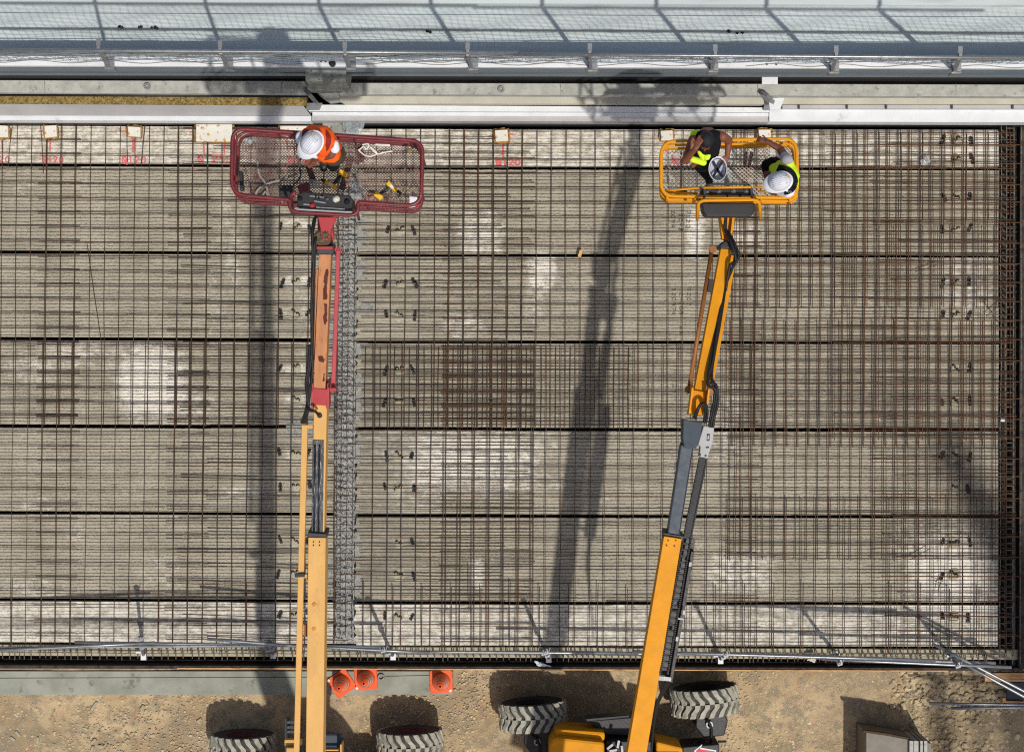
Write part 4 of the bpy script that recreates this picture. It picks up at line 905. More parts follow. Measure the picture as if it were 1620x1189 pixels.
# basket frame
FZ = 4.95; RZ = 6.0
outer = [(368, 203), (669, 223), (666, 326), (567, 320), (566, 341), (459, 335), (458, 316), (366, 307)]
outerL = [(379, 213), (667, 231), (668, 337), (374, 320)]
outerM = [(374, 208), (668, 227), (668, 332), (369, 314)]
rad = [.14, .14, .16, .02, .12, .12, .02, .16]
def basket_ring(parent, outer, rad, zref, z, r, m, name):
    w3 = [P(x, y, zref) for x, y in outer]; w3 = [Vector((p.x, p.y, z)) for p in w3]
    b = MB(); b.tube(fillet(w3, rad), r, 8, False); return b.build(name, m, parent, smooth=True)
BK = MB(); BK.pp([(370, 208), (669, 226), (665, 333), (369, 315)], FZ - .06, FZ - .02)
basket_ring(RL, outer, rad, RZ, RZ, .023, 'darkred', 'top_rail'); basket_ring(RL, outerM, .15, RZ - .5, RZ - .5, .016, 'darkred', 'mid_rail')
b = MB(); w3 = [P(x, y, FZ) for x, y in outerL]; fl = fillet(w3, .15)
for i in range(len(fl) - 1): b.beam(fl[i] + Vector((0, 0, .07)), fl[i + 1] + Vector((0, 0, .07)), .022, .12)
b.build('floor_frame', 'darkred', RL)
for x, y in ((370, 222), (368, 292), (440, 208), (560, 216), (650, 222), (669, 250), (667, 305), (640, 324), (580, 320), (459, 326), (565, 336), (400, 309)):
    p = P(x, y, RZ); q = P(x + 3, y + 11, FZ); b = MB(); b.tube([q, p], .016, 8); b.build('rail_post', 'darkred', RL, smooth=True)
w3px = outerL
M['rfloor'] = mat('rusty_expanded_metal', srgb((112, 92, 84)), .7, .2, .25, 8, srgb((92, 44, 40)), (.5, .6), .2, 40)
gridfloor(RL, w3px, FZ, M['rfloor'], .036, .03, .0045, .0075)
for a, c, wd in (((487, 262), (496, 287), 9), ((556, 246), (540, 300), 9), ((532, 250), (575, 253), 7), ((566, 228), (572, 252), 12), ((400, 262), (480, 262), 0)):
    if wd: pxbeam(RL, 'floor_brace', 'darkred', a, FZ - .03, c, FZ - .03, wd, .06)
b = MB(); b.pp([(480, 320), (545, 323), (535, 343), (500, 343)], 5.1, 5.2); b.build('mount_arm', 'red', RL)
b = MB(); b.beam(P(513, 330, 5.3), P(514, 365, 5.75), .16, .14); b.build('mount_arm', 'red', RL)
# control console
CN = MB(); CN.pp([(470, 308), (480, 303), (552, 309), (559, 316), (557, 333), (470, 328)], 5.62, 5.88); cn = CN.build('control_console', 'black', RL, bev=.012)
b = MB(); b.pp([(466, 329), (557, 334.5), (556, 339), (468, 334)], 5.6, 5.82); b.build('console_lip', 'greybox', cn)
for x, y, m_, rr in ((532, 315, 'foam', .026), (494, 325, 'red', .02), (549, 319, 'blackr', .022), (475, 314, 'blackr', .018), (510, 311, 'blackr', .01), (505, 313, 'blackr', .01), (518, 315, 'galvd', .01), (500, 311, 'blackr', .01)):
    b = MB(); b.lathe(P(x, y, 5.87), [(rr * 1.5, 0), (rr * 1.5, .015), (rr, .02), (rr * .8, .05), (0, .055)], 14); b.build('control_knob', m_, cn, smooth=True)
for x0, y0, x1, y1 in ((490, 309, 512, 311), (497, 317, 515, 320), (480, 322, 490, 323), (500, 327, 545, 330)):
    b = MB(); b.pp([(x0, y0), (x1, y1), (x1, y1 + 2), (x0, y0 + 2)], 5.87, 5.9); b.build('switch_strip', 'galvd', cn)
b = MB(); b.pp([(378, 270), (383, 271), (385, 300), (379, 302)], 5.5, 5.62); b.build('foam_pad', 'black', RL, bev=.01)
b = MB(); b.tube([P(664, 325, RZ), P(567, 318, RZ)], .014, 8); b.build('gate_bar', 'red', RL, smooth=True)
b = MB(); b.tube(fillet([P(462, 330, 5.7), P(460, 309, 6.05), P(469, 303, 6.05)], .05, False), .02, 8); b.build('console_guard', 'darkred', RL, smooth=True)
# chassis, turret, tower
tyre(RL, 385, 1180, 0); tyre(RL, 649, 1174, R(2)); tyre(RL, 385, 1400, 0); tyre(RL, 649, 1400, 0)
b = MB(); b.pp([(400, 1215), (640, 1215), (640, 1385), (400, 1385)], GZ + .35, GZ + .75); b.build('chassis', 'black', RL, bev=.02)
b = MB(); b.lathe(P(505, 1300, GZ + .7), [(.0, 1.15), (.85, 1.15), (.92, 1.0), (.92, .1), (.0, .1)], 36); b.build('turret_cover', 'orange', RL, smooth=False)
b = MB(); b.box(P(420, 1320, GZ + 1.1), (.5, 1.5, .9)); b.box(P(590, 1330, GZ + 1.1), (.5, 1.3, .9)); b.build('engine_cover', 'orange', RL, bev=.05)
b = MB(); b.beam(P(488, 1500, 4.95), P(488, 1330, 1.0), .35, .3); b.build('tower_boom', 'paleor', RL, bev=.01)
b = MB(); b.pp([(511, 1160), (541, 1160), (541, 1182), (511, 1182)], .0, .2); b.build('hydraulic_tank', 'steelgrey', RL, bev=.03)
b = MB(); b.pp([(511, 1185), (536, 1185), (536, 1187), (511, 1187)], .3, .35); b.pp([(538, 1177), (540.5, 1177), (540.5, 1230), (538, 1230)], .2, .5); b.build('tank_frame', 'paleor', RL)
b = MB(); b.beam(P(450, 1174, 4.2), P(477, 1174, 4.2), .065, .1); b.beam(P(453, 1186, 4.3), P(473, 1186, 4.3), .05, .1); b.build('cylinder_mount', 'paleor', RL, bev=.005)
for y in (1142, 1150, 1157):
    b = MB(); b.beam(P(455, y, 3.5), P(476, y, 3.5), .03, .05); b.build('cable_clamp', 'galvd', RL)
b = MB(); b.beam(P(454, 1136, 3.45), P(454, 1240, 3.45), .05, .2); b.beam(P(474, 1136, 3.45), P(474, 1240, 3.45), .05, .2); b.build('cable_track', 'black', RL)

# ------------------------------------------------------------------ yellow-orange lift
YL = empty('boom_lift', P(1000, 1400, GZ), 'newer bright orange boom lift with blue grey telescope and black cable chain, standing right', 'boom lift', 'boom lifts working over the deck')
pxbeam(YL, 'main_boom', 'orange', (956, 1500), 3.3, (1064.5, 850), 3.95, 31.5, .28, 28.5)
for x, y in ((1057.5, 855), (1069.5, 855), (1055, 863), (1067.5, 864)):
    b = MB(); b.lathe(P(x, y, 3.96), [(.009, -.02), (.009, .006), (0, .006)], 8); b.build('bolt', 'brown', YL)
pxbeam(YL, 'boom_collar', 'black', (1064, 853), 3.9, (1065.5, 845), 3.91, 33, .26)
pxbeam(YL, 'inner_boom', 'steelgrey', (1065, 851), 3.88, (1087.5, 705), 4.02, 19, .2, 20)
for s in (-1, 1): pxbeam(YL, 'boom_flange', 'steelgrey', (1065 + s * 9, 851), 3.895, (1087.5 + s * 9.5, 705), 4.035, 1.6, .22)
b = MB(); b.pp([(1081, 663), (1112, 668), (1108, 690), (1101, 710), (1082, 708), (1080, 692)], 3.75, 4.06); hd = b.build('boom_head', 'steelgrey', YL, bev=.01)
for x, y in ((1093, 686), (1085, 702), (1092, 703), (1096, 705), (1089, 699)):
    b = MB(); b.lathe(P(x, y, 4.06), [(.008, -.01), (.008, .004), (0, .004)], 8); b.build('bolt', 'black', hd)
b = MB(); b.pp([(1113, 673), (1130, 676), (1128, 698), (1119, 725), (1106, 722), (1108, 706), (1104, 703)], 3.85, 4.0); gb = b.build('junction_cover', 'greybox', YL, bev=.012)
for x0, y0, x1, y1 in ((1118.5, 686, 1123, 697), (1117, 706, 1122, 708.5), (1107, 717, 1109, 721), (1115, 719, 1118, 722)):
    b = MB(); b.pp([(x0, y0), (x1, y0), (x1 - .5, y1), (x0 - .5, y1)], 3.99, 4.004); b.build('slot', 'black', gb)
b = MB(); b.pp([(1119.5, 688.5), (1121.8, 688.5), (1121.3, 694.5), (1119, 694.5)], 4.0, 4.008); b.build('slot_face', 'greybox', gb)
kn = MB(); kn.beam(P(1101, 655, 4.08), P(1107, 618, 4.06), .17, .24); kn = kn.build('knuckle', 'orange', YL, bev=.01)
for a in ((1091, 640), (1117, 642)):
    b = MB(); b.beam(P(a[0] + 0, a[1] + 14, 4.15), P(a[0] + 5, a[1] - 27, 4.23), .02, .2); b.build('knuckle_plate', 'orange', YL)
pxbeam(YL, 'jib', 'orange', (1106.5, 622), 4.02, (1149.5, 390), 3.75, 17.5, .2, 16.5)
pxbeam(YL, 'parallel_bar', 'orange', (1126, 602), 3.98, (1161, 404), 3.68, 7.5, .12, 9)
cy = pxtube(YL, 'jib_cylinder', 'brown', [(1090, 615, 3.95), (1126, 396, 3.68)], .026, 12)
for x, y, z in ((1089, 616, 3.95), (1127, 395, 3.68), (1122, 620, 4.1)):
    b = MB(); b.lathe(P(x, y, z - .03), [(.0, 0), (.045, 0), (.045, .07), (0, .07)], 14); b.build('cylinder_eye', 'brown', cy, smooth=False)
b = MB(); b.beam(P(1122, 462, 3.8), P(1126, 441, 3.8), .045, .05); b.build('warning_plate', 'black', YL)
b = MB(); b.pp([(1137, 388), (1146, 380), (1160, 381), (1163, 398), (1155, 394), (1139, 393)], 3.45, 3.82); b.build('jib_head', 'black', YL, bev=.02)
b = MB(); b.pp([(1137, 342), (1163, 342), (1158, 374), (1153, 381), (1145, 380), (1141, 372)], 3.55, 3.65); bm_ = b.build('basket_mount', 'orange', YL, bev=.01)
for s in (-1, 1):
    b = MB(); b.beam(P(1150 + s * 10, 346, 3.75), P(1150 + s * 6, 378, 3.75), .02, .16); b.build('mount_cheek', 'orange', bm_)
for pts in ([(1149, 340, 4.5), (1148, 358, 4.4), (1150, 366, 4.4), (1158, 378, 4.45), (1163, 395, 4.5), (1160, 420, 4.45), (1150, 445, 4.35)],
            [(1152, 366, 4.4), (1162, 385, 4.5), (1168, 402, 4.5), (1165, 414, 4.5), (1155, 420, 4.45), (1148, 460, 4.35)],
            [(1155, 372, 4.4), (1166, 395, 4.52), (1169, 405, 4.5), (1160, 420, 4.4)],
            [(1146, 450, 4.3), (1138, 500, 4.3), (1128, 570, 4.25), (1120, 598, 4.2), (1121, 610, 4.2), (1131, 615, 4.2), (1133, 632, 4.1), (1127, 660, 4.05), (1124, 675, 4.0)],
            [(1148, 452, 4.28), (1140, 505, 4.28), (1126, 590, 4.2), (1134, 612, 4.2), (1136, 635, 4.1), (1130, 660, 4.05), (1128, 675, 4.0)],
            [(1144, 462, 4.28), (1120, 595, 4.22), (1128, 606, 4.2), (1130, 630, 4.1), (1125, 655, 4.05), (1122, 674, 4.0)],
            [(1098, 660, 4.1), (1103, 648, 4.25), (1110, 638, 4.28), (1117, 640, 4.25), (1119, 655, 4.15), (1116, 668, 4.05)],
            [(1100, 662, 4.1), (1107, 642, 4.26), (1115, 642, 4.26), (1114, 668, 4.05)],
            [(1148, 344, 4.5), (1147, 362, 4.4), (1156, 382, 4.5), (1164, 410, 4.5), (1156, 428, 4.4)]):
    pxtube(YL, 'hydraulic_hose', 'blackr', curve([(x, y, z - .55 * min(1, max(0, (650 - y) / 200))) for x, y, z in pts]), .017, 7)
# cable chain
b = MB(); na = 34
for i in range(na):
    t = i / na; x = 1112 + (1087 - 1112) * t; y = 726 + (850 - 726) * t; p = P(x, y, 3.85); b.box(p, (.1, .026, .07), R(-12)); 
    for s in (-1, 1): b.box(P(x + s * 5.6, y + 1.5, 3.86), (.016, .034, .08), R(-12))
for i in range(66):
    t = i / 66; x = 1087 + (1050 - 1087) * t; y = 850 + (1066 - 850) * t
    if i % 3 == 0: b.box(P(x, y, 3.7), (.11, .02, .06), R(-9))
    for s in (-1, 1): b.box(P(x + s * 6, y, 3.72), (.018, .036, .09), R(-9))
b.beam(P(1112.5, 724, 3.84), P(1088, 852, 3.72), .085, .03)
b.build('cable_chain', 'black', YL)
b = MB(); b.beam(P(1096, 872, 3.62), P(1062, 1074, 3.47), .04, .18); b.beam(P(1089, 850, 3.55), P(1053, 1078, 3.35), .17, .02); b.build('chain_tray', 'black', YL, bev=.004)
for x, y in ((1092, 892), (1082, 968), (1071, 1010)):
    b = MB(); b.box(P(x, y, 3.66), (.03, .05, .03), R(-9)); b.build('tray_clip', 'galvd', YL)
b = MB(); b.beam(P(1042, 1072, 3.5), P(1062, 1074, 3.5), .05, .03); b.build('tray_bracket', 'galvd', YL)
b = MB(); b.beam(P(1060, 977, 3.66), P(1082, 979, 3.66), .02, .02); b.build('tray_bracket', 'galvd', YL)
for k in range(4): pxtube(YL, 'hydraulic_hose', 'blackr', curve([(1058 + 2 * k, 1072, 3.45), (1048 + 1.5 * k, 1090, 3.3), (1038 + k, 1115, 3.1), (1034, 1150, 2.8), (1030, 1200, 2.6)]), .012, 6)
# basket
FZ2 = 3.35; RZ2 = 4.45
outer2 = [(1046, 224), (1260, 219), (1262, 313), (1046, 310)]
outer2L = [(1044, 236), (1255, 231), (1260, 322), (1045, 319)]
outer2M = [(1045, 230), (1257, 226), (1261, 318), (1045, 315)]
basket_ring(YL, outer2, .16, RZ2, RZ2, .021, 'orange', 'top_rail'); basket_ring(YL, outer2M, .14, RZ2 - .5, RZ2 - .5, .018, 'orange', 'mid_rail')
b = MB(); w3 = [P(x, y, FZ2) for x, y in outer2L]; fl = fillet(w3, .12)
for i in range(len(fl) - 1): b.beam(fl[i] + Vector((0, 0, .1)), fl[i + 1] + Vector((0, 0, .1)), .02, .15)
b.build('floor_frame', 'orange', YL)
for x, y in ((1054, 224), (1140, 221), (1250, 221), (1046, 262), (1261, 262), (1056, 310), (1100, 311), (1205, 312), (1250, 313)):
    p = P(x, y, RZ2); q = P(x - 2, y + 10, FZ2); b = MB(); b.tube([q, p], .016, 8); b.build('rail_post', 'orange', YL, smooth=True)
w3px = outer2L
M['yfloor'] = mat('galvanised_expanded_metal', srgb((172, 172, 168)), .45, .5, .15, 20)
gridfloor(YL, w3px, FZ2, M['yfloor'], .05, .046, .0046, .0115)
for a, c, wd in (((1078, 240), (1078, 305), 3), ((1050, 264), (1250, 264), 4), ((1180, 240), (1176, 300), 5), ((1190, 240), (1178, 300), 5), ((1151, 236), (1150, 310), 8)):
    pxbeam(YL, 'floor_brace', 'brown' if wd != 8 else 'greybox', a, FZ2 - .02, c, FZ2 - .02, wd, .05)
for (x0, y0), (x1, y1) in (((1048, 302), (1110, 297)), ((1192, 296), (1225, 297)), ((1048, 304), (1103, 306)), ((1200, 303), (1255, 303))):
    b = MB(); b.tube([P(x0, y0, RZ2 - .1), P(x1, y1, RZ2 - .1)], .014, 8); b.build('gate_bar', 'orange', YL, smooth=True)
gd = MB(); gd.tube(fillet([P(1103, 346, 4.3), P(1105, 317, 4.62), P(1201, 316, 4.62), P(1203, 346, 4.3)], .09, False), .02, 8); gd.build('console_guard', 'orange', YL, smooth=True)
b = MB(); b.tube([P(1113, 297, 4.6), P(1188, 296, 4.6)], .015, 8); b.build('console_rail', 'orange', YL, smooth=True)
cs = MB(); cs.pp([(1110, 298), (1190, 298), (1196, 318), (1106, 318)], 4.2, 4.42); cs = cs.build('control_console', 'black', YL, bev=.015)
b = MB(); b.pp([(1110, 320.5), (1194, 320.5), (1194, 334), (1189, 342), (1117, 342), (1112, 334)], 4.1, 4.35); b.build('console_cover', 'black', cs, bev=.015)
b = MB(); b.tube(fillet([P(1114, 318, 4.45), P(1115, 292, 4.55), P(1188, 291, 4.55), P(1190, 318, 4.45)], .07, False), .012, 8); b.build('grab_bar', 'steelgrey', cs, smooth=True)
for x, y, m_ in ((1125, 308, 'blackr'), (1150, 311, 'blackr'), (1170, 311, 'blackr'), (1118, 304, 'galvd'), (1137, 303, 'galvd'), (1160, 302, 'galvd'), (1180, 303, 'galvd')):
    b = MB(); b.lathe(P(x, y, 4.42), [(.032, 0), (.03, .015), (.014, .02), (.012, .06), (0, .065)], 12); b.build('joystick' if m_ == 'blackr' else 'switch', m_, cs, smooth=True)
b = MB(); b.pp([(1139, 306), (1178, 306), (1178, 309), (1139, 309)], 4.41, 4.428); b.build('panel_plate', 'steelgrey', cs)
b = MB(); b.pp([(1055, 304), (1064, 304), (1064, 312), (1055, 312)], 3.9, 3.95); b.build('lock_pad', 'red', YL)
b = MB(); b.sphere(P(1078, 306, 3.6), .06, 10, 7, (1.3, .9, .6)); b.build('tool_bag', 'cloth_b', label='small black bag in the lower left corner of the yellow basket', cat='bag', smooth=True)
# chassis
tyre(YL, 843, 1129, R(3.5), .98, .38, 'black'); tyre(YL, 1114, 1105.5, R(5), .98, .38, 'black'); tyre(YL, 843, 1400, 0, .98, .38, 'black'); tyre(YL, 1114, 1400, 0, .98, .38, 'black')
for x, y in ((858, 1172), (1130, 1145)):
    b = MB(); b.pp([(x - 28, y - 18), (x + 16, y - 20), (x + 22, y - 6), (x + 16, y + 18), (x - 16, y + 22), (x - 30, y + 4)], GZ + .3, GZ + .8); kk = b.build('steering_knuckle', 'black', YL, bev=.02)
    b = MB(); b.lathe(P(x - 8, y, GZ + .8), [(.05, 0), (.05, .05), (.03, .05), (.03, .0)], 16); b.build('king_pin', 'galvd', kk)
    pxtube(kk, 'steering_hose', 'blackr', curve([(x - 16, y - 10, GZ + .85), (x - 8, y - 2, GZ + .92), (x - 4, y + 12, GZ + .85), (x - 6, y + 30, GZ + .8)]), .02, 7)
b = MB(); b.pp([(868, 1215), (1110, 1190), (1110, 1380), (868, 1380)], GZ + .35, GZ + .75); b.build('chassis', 'black', YL, bev=.02)
ax = MB(); ax.pp([(1080, 1181), (1138, 1176), (1137, 1260), (1080, 1260)], GZ + .4, GZ + 1.0); ax.pp([(1136, 1171), (1150, 1171), (1150, 1174), (1136, 1175)], GZ + .7, GZ + .75); ax = ax.build('axle_box', 'black', YL, bev=.015)
b = MB(); z = GZ + 1.005
arrow = [(1098, 1187), (1111, 1176.5), (1109, 1182), (1133, 1186), (1133, 1200), (1108, 1198), (1106, 1203)]
b.add([P(x, y, z) for x, y in arrow], [tuple(range(len(arrow)))[::-1]]); b.build('arrow_border', 'white', ax)
b = MB(); cxa = 1113; arrow2 = [(1101, 1187.4), (1108.8, 1180.8), (1107.4, 1184.4), (1131.5, 1188), (1131.5, 1198), (1107, 1196), (1105.6, 1199.5)]
b.add([P(x, y, z + .004) for x, y in arrow2], [tuple(range(len(arrow2)))[::-1]]); b.build('arrow_sign', 'decalred', ax)
hL = MB(); hL.pp([(880, 1152), (957, 1157), (957, 1172), (876, 1164)], GZ + .7, .25); hL.pp([(876, 1165), (956, 1173), (960, 1400), (868, 1400), (869, 1178)], GZ + .7, .42); hL.build('engine_hood', 'orange', YL, bev=.04)
hR = MB(); hR.pp([(1038, 1172), (1080, 1182), (1084, 1400), (1036, 1400)], GZ + .7, .3); hR.build('tank_cover', 'orange', YL, bev=.03)
b = MB(); b.pp([(930, 1140), (1000, 1134), (1000, 1164), (958, 1160)], GZ + .8, GZ + 1.1); b.pp([(960, 1172), (1030, 1172), (1030, 1400), (960, 1400)], GZ + .6, .3); b.pp([(926, 1136), (996, 1130), (996, 1134), (928, 1141)], GZ + .9, GZ + 1.2); b.build('turret_frame', 'black', YL, bev=.01)
b = MB()
for x, y, a in ((965, 1180, 40), (978, 1176, 80), (970, 1186, 10), (984, 1184, 95)): b.box(P(x, y, .36), (.1, .03, .05), R(a))
b.build('valve_block', 'galvd', YL)
b = MB(); b.beam(P(970, 1500, 3.25), P(990, 1330, .8), .35, .3); b.build('tower_boom', 'orange', YL, bev=.01)
b = MB(); b.pp([(880, 1230), (1100, 1230), (1090, 1420), (890, 1420)], .3, .9); b.build('turret_cover', 'orange', YL, bev=.05)

# ------------------------------------------------------------------ basket contents (red)
def drill(x, y, z, rot, lab):
    c = P(x, y, z); r = empty('cordless_drill', c, lab, 'cordless drill', 'cordless drills in the red basket'); m = Matrix.Rotation(rot, 3, 'Z')
    T = lambda a, e, h: c + m @ Vector((a, e, h))
    b = MB(); b.box(T(0, 0, .05), (.15, .055, .06), M3=m); b.build('body', 'yellowtool', r, bev=.015)
    b = MB(); b.tube([T(.07, 0, .05), T(.13, 0, .05)], .02, 10, True, .012); b.build('chuck', 'black', r, smooth=True)
    b = MB(); b.beam(T(-.02, -.02, .06), T(-.05, -.15, .05), .035, .035); b.build('grip', 'black', r, bev=.01)
    b = MB(); b.box(T(-.055, -.18, .045), (.1, .06, .07), M3=m); b.build('battery', 'yellowtool', r, bev=.01)
    b = MB(); b.box(T(0, 0, .083), (.05, .03, .006), M3=m); b.build('badge', 'white', r)
drill(621, 296, FZ, R(-40), 'yellow and black cordless drill in the lower right of the red basket')
drill(524, 293, FZ, R(150), 'yellow and black cordless drill lying behind the control console')
crumple('plastic_bag', [(549, 314), (553, 296), (562, 283), (570, 294), (577, 305), (576, 314)], FZ, .12, 'plastic', 15, label='crumpled clear plastic bag right of the console in the red basket', cat='plastic bag')
crumple('plastic_bag', [(486, 284), (500, 283), (506, 296), (498, 300), (488, 292)], FZ, .05, 'plastic', 16, label='flattened clear bag behind the console in the red basket', cat='plastic bag')
crumple('work_gloves', [(577, 312), (580, 300), (596, 302), (602, 310), (596, 318), (580, 320)], FZ, .08, 'pink', 17, label='bundle of dusty pink work cloths in the red basket', cat='cloth')
crumple('rag', [(568, 318), (585, 318), (585, 326), (570, 326)], FZ, .06, 'pink', 27, label='small rag under the gate bar of the red basket', cat='cloth')
b = MB(); b.pp([(648, 311), (660, 312), (660, 321), (648, 321)], 5.5, 5.52); b.build('paper_sheet', 'white', label='white card fixed near the right corner of the red basket, upper', cat='card')
b = MB(); b.pp([(647, 324), (658, 325), (658, 330), (647, 329)], 5.3, 5.32); b.build('paper_sheet', 'white', label='white card fixed near the right corner of the red basket, lower', cat='card')
b = MB(); b.pp([(442, 293), (460, 292), (464, 310), (442, 311)], FZ, FZ + .16); b.build('tool_case', 'black', label='dark grey tool case left of the red basket console', cat='tool case', bev=.01)
b = MB(); b.pp([(470, 293), (487, 288), (488, 302), (473, 306)], FZ, FZ + .2); b.build('tool_box', 'darkred', label='dusty maroon box behind the console in the red basket', cat='box', bev=.01)
b = MB(); b.tube([P(x, y, FZ + .03) for x, y in [(q.x, q.y) for q in curve([(407, 255, 0), (410, 275, 0), (420, 290, 0), (424, 305, 0), (429, 314, 0)])]], .014, 7); b.build('plastic_hose', 'hose', label='grey hose running down the left part of the red basket', cat='hose', smooth=True)
b = MB(); b.tube([P(q.x, q.y, FZ + .05) for q in curve([(470, 275, 0), (445, 284, 0), (422, 291, 0), (408, 300, 0), (404, 312, 0), (410, 316, 0), (416, 308, 0), (420, 303, 0), (423, 309, 0), (417, 313, 0), (411, 309, 0)], 60)], .014, 7); b.build('plastic_hose', 'hose', label='looped grey hose coiled at the lower left of the red basket', cat='hose', smooth=True)
b = MB(); b.tube([P(q.x, q.y, FZ + .04 + q.z) for q in curve([(477, 243, .5), (474, 252, .3), (473, 262, .1), (476, 275, 0), (472, 285, 0), (465, 292, 0), (460, 300, .1)], 40)], .01, 6); b.build('power_cable', 'steelgrey', label='dark cable hanging from the worker\'s tool to the basket corner', cat='cable', smooth=True)
b = MB(); b.tube([P(q.x, q.y, FZ + .05) for q in curve([(573, 229, 0), (583, 228, 0), (580, 236, 0), (575, 232, 0), (570, 236, 0), (568, 238, 0), (578, 246, 0), (588, 247, 0), (596, 242, 0), (585, 232, 0), (596, 243, 0), (608, 241, 0), (621, 239, 0)], 80)], .009, 6); b.build('white_rope', 'rope', label='tangled white rope lying in the upper right of the red basket', cat='rope', smooth=True)
b = MB(); b.tube([P(392, 222, FZ + .06), P(399, 225, FZ + .06)], .032, 12); b.tube([P(387, 219, FZ + .06), P(392, 222, FZ + .06)], .012, 8, True, .03)
b.build('water_bottle', 'plastic', label='clear water bottle lying in the upper left corner of the red basket', cat='bottle', smooth=True)
for x, y, x1, y1 in ((594, 229, 617, 230), (443, 213, 456, 215)):
    b = MB(); b.beam(P(x, y, 5.3), P(x1, y1, 5.3), .02, .01); b.build('white_stick', 'rope', label='thin white strip lying by the upper rail, ' + ('right' if x > 500 else 'left') + ' of the orange vested worker', cat='strip')
for oi, (x, y, s) in enumerate(sorted(((647, 238, 5), (545, 283, 4), (414, 238, 3), (590, 260, 3), (640, 300, 4)))):
    b = MB(); p = P(x, y, FZ + .02); stone(b, p.x, p.y, FZ + .015, s * .006, rnd); b.build('rubble_piece', 'wool', label=f'small tan lump on the mesh floor of the red basket, {nth(oi)} from the left', cat='rubble', group='lumps on the red basket floor')
for q in range(90):
    pass

# ------------------------------------------------------------------ people
def hand(b, w_, d, up, s=1, curl=.5, side=1):
    """palm at wrist w_, pointing along d, back of hand towards up; five separate fingers"""
    d = Vector(d).normalized(); up = (Vector(up) - d * Vector(up).dot(d)).normalized(); a = d.cross(up) * side
    p1 = w_ + d * .075 * s
    for k in (-.024, -.008, .008, .024): b.cap(w_ + a * k * .7 * s, .015 * s, p1 + a * k * s, .013 * s)
    for k, ln in ((-.031, .058), (-.0105, .07), (.0105, .076), (.031, .066)):
        q0 = p1 + a * k * s; q1 = q0 + (d * (1 - .3 * curl) - up * .5 * curl + a * k * 4) .normalized() * ln * .5 * s; q2 = q1 + (d * (1 - curl) - up * curl + a * k * 2).normalized() * ln * .5 * s
        b.cap(q0, .0085 * s, q1, .008 * s); b.cap(q1, .008 * s, q2, .0065 * s)
    t0 = w_ + d * .025 * s + a * .03 * s; t1 = t0 + (d * .7 + a * .8 - up * .2).normalized() * .035 * s; t2 = t1 + (d * .95 + a * .2 - up * .3 * curl).normalized() * .03 * s
    b.cap(t0, .012 * s, t1, .0105 * s); b.cap(t1, .0105 * s, t2, .008 * s)
def head(b, c, fwd, up):
    fwd = Vector(fwd).normalized(); up = Vector(up).normalized(); a = fwd.cross(up).normalized(); m = Matrix((a, fwd, up)).transposed()
    b.sphere(c, .1, 14, 10, (.76, .95, 1.0), m); b.sphere(c - up * .055 + fwd * .03, .07, 12, 8, (.8, .9, .95), m)
    b.cap(c + fwd * .092 + up * .0, .011, c + fwd * .112 - up * .03, .014)        # nose
    b.cap(c + fwd * .082 - up * .062 - a * .02, .008, c + fwd * .082 - up * .062 + a * .02, .008)   # mouth
    for s in (-1, 1):
        b.sphere(c + a * s * .078 - up * .015 - fwd * .01, .03, 8, 6, (.35, .6, 1), m)   # ears
        b.sphere(c + a * s * .032 + fwd * .082 + up * .02, .014, 8, 6, (1.2, .6, .7), m)  # brow / eye
    return m
def helmet(parent, c, fwd, up, tilt=0, **k):
    fwd = Vector(fwd).normalized(); up = Vector(up).normalized(); a = fwd.cross(up).normalized(); m = Matrix((a, fwd, up)).transposed()
    b = MB(); n = 32; vs = []; rows_ = 9
    for j in range(rows_):
        ph = (math.pi / 2) * j / (rows_ - 1)
        for i in range(n):
            th = 2 * math.pi * i / n; rr = math.cos(ph) ** .75
            vs.append(c + m @ Vector((.107 * rr * math.cos(th), .132 * rr * math.sin(th) + .0, .02 + .125 * math.sin(ph))))
    fs = [(j * n + i, j * n + (i + 1) % n, (j + 1) * n + (i + 1) % n, (j + 1) * n + i) for j in range(rows_ - 1) for i in range(n)]
    b.add(vs, fs); h = b.build('hard_hat', 'helmet', parent, smooth=True, **k)
    b = MB(); vs = []
    for rr in (0, 1):
        for dz in (0, -.006):
            for i in range(n):
                th = 2 * math.pi * i / n; f_ = max(0, math.sin(th)); e = (.02 + .048 * f_ ** 2) * rr
                vs.append(c + m @ Vector(((.106 + e * .75) * math.cos(th), (.131 + e) * math.sin(th), .022 + dz - .008 * f_ * rr)))
    fs = []
    for i in range(n):
        j = (i + 1) % n; fs += [(i, 2 * n + i, 2 * n + j, j), (n + i, n + j, 3 * n + j, 3 * n + i), (2 * n + i, 3 * n + i, 3 * n + j, 2 * n + j)]
    b.add(vs, fs); b.build('brim', 'helmet', h, smooth=True)
    b = MB()
    for x in (-.04, -.02, 0, .02, .04):
        pts = []
        for q in range(-5, 6):
            yy = q * .017; zz = .02 + .125 * math.sqrt(max(0, 1 - (abs(x) / .107) ** 2.6 - (abs(yy) / .132) ** 2.6)) ** .95
            pts.append(c + m @ Vector((x, yy, zz - .001)))
        b.tube(pts, .005, 5)
    b.build('ridge', 'helmet', h, smooth=True)
    b = MB(); b.box(c + m @ Vector((.035, -.1, .1)), (.03, .03, .008), M3=m @ Matrix.Rotation(R(35), 3, 'X')); b.build('sticker', 'wood', h)
    return h, m
Z3 = Vector((0, 0, 1))
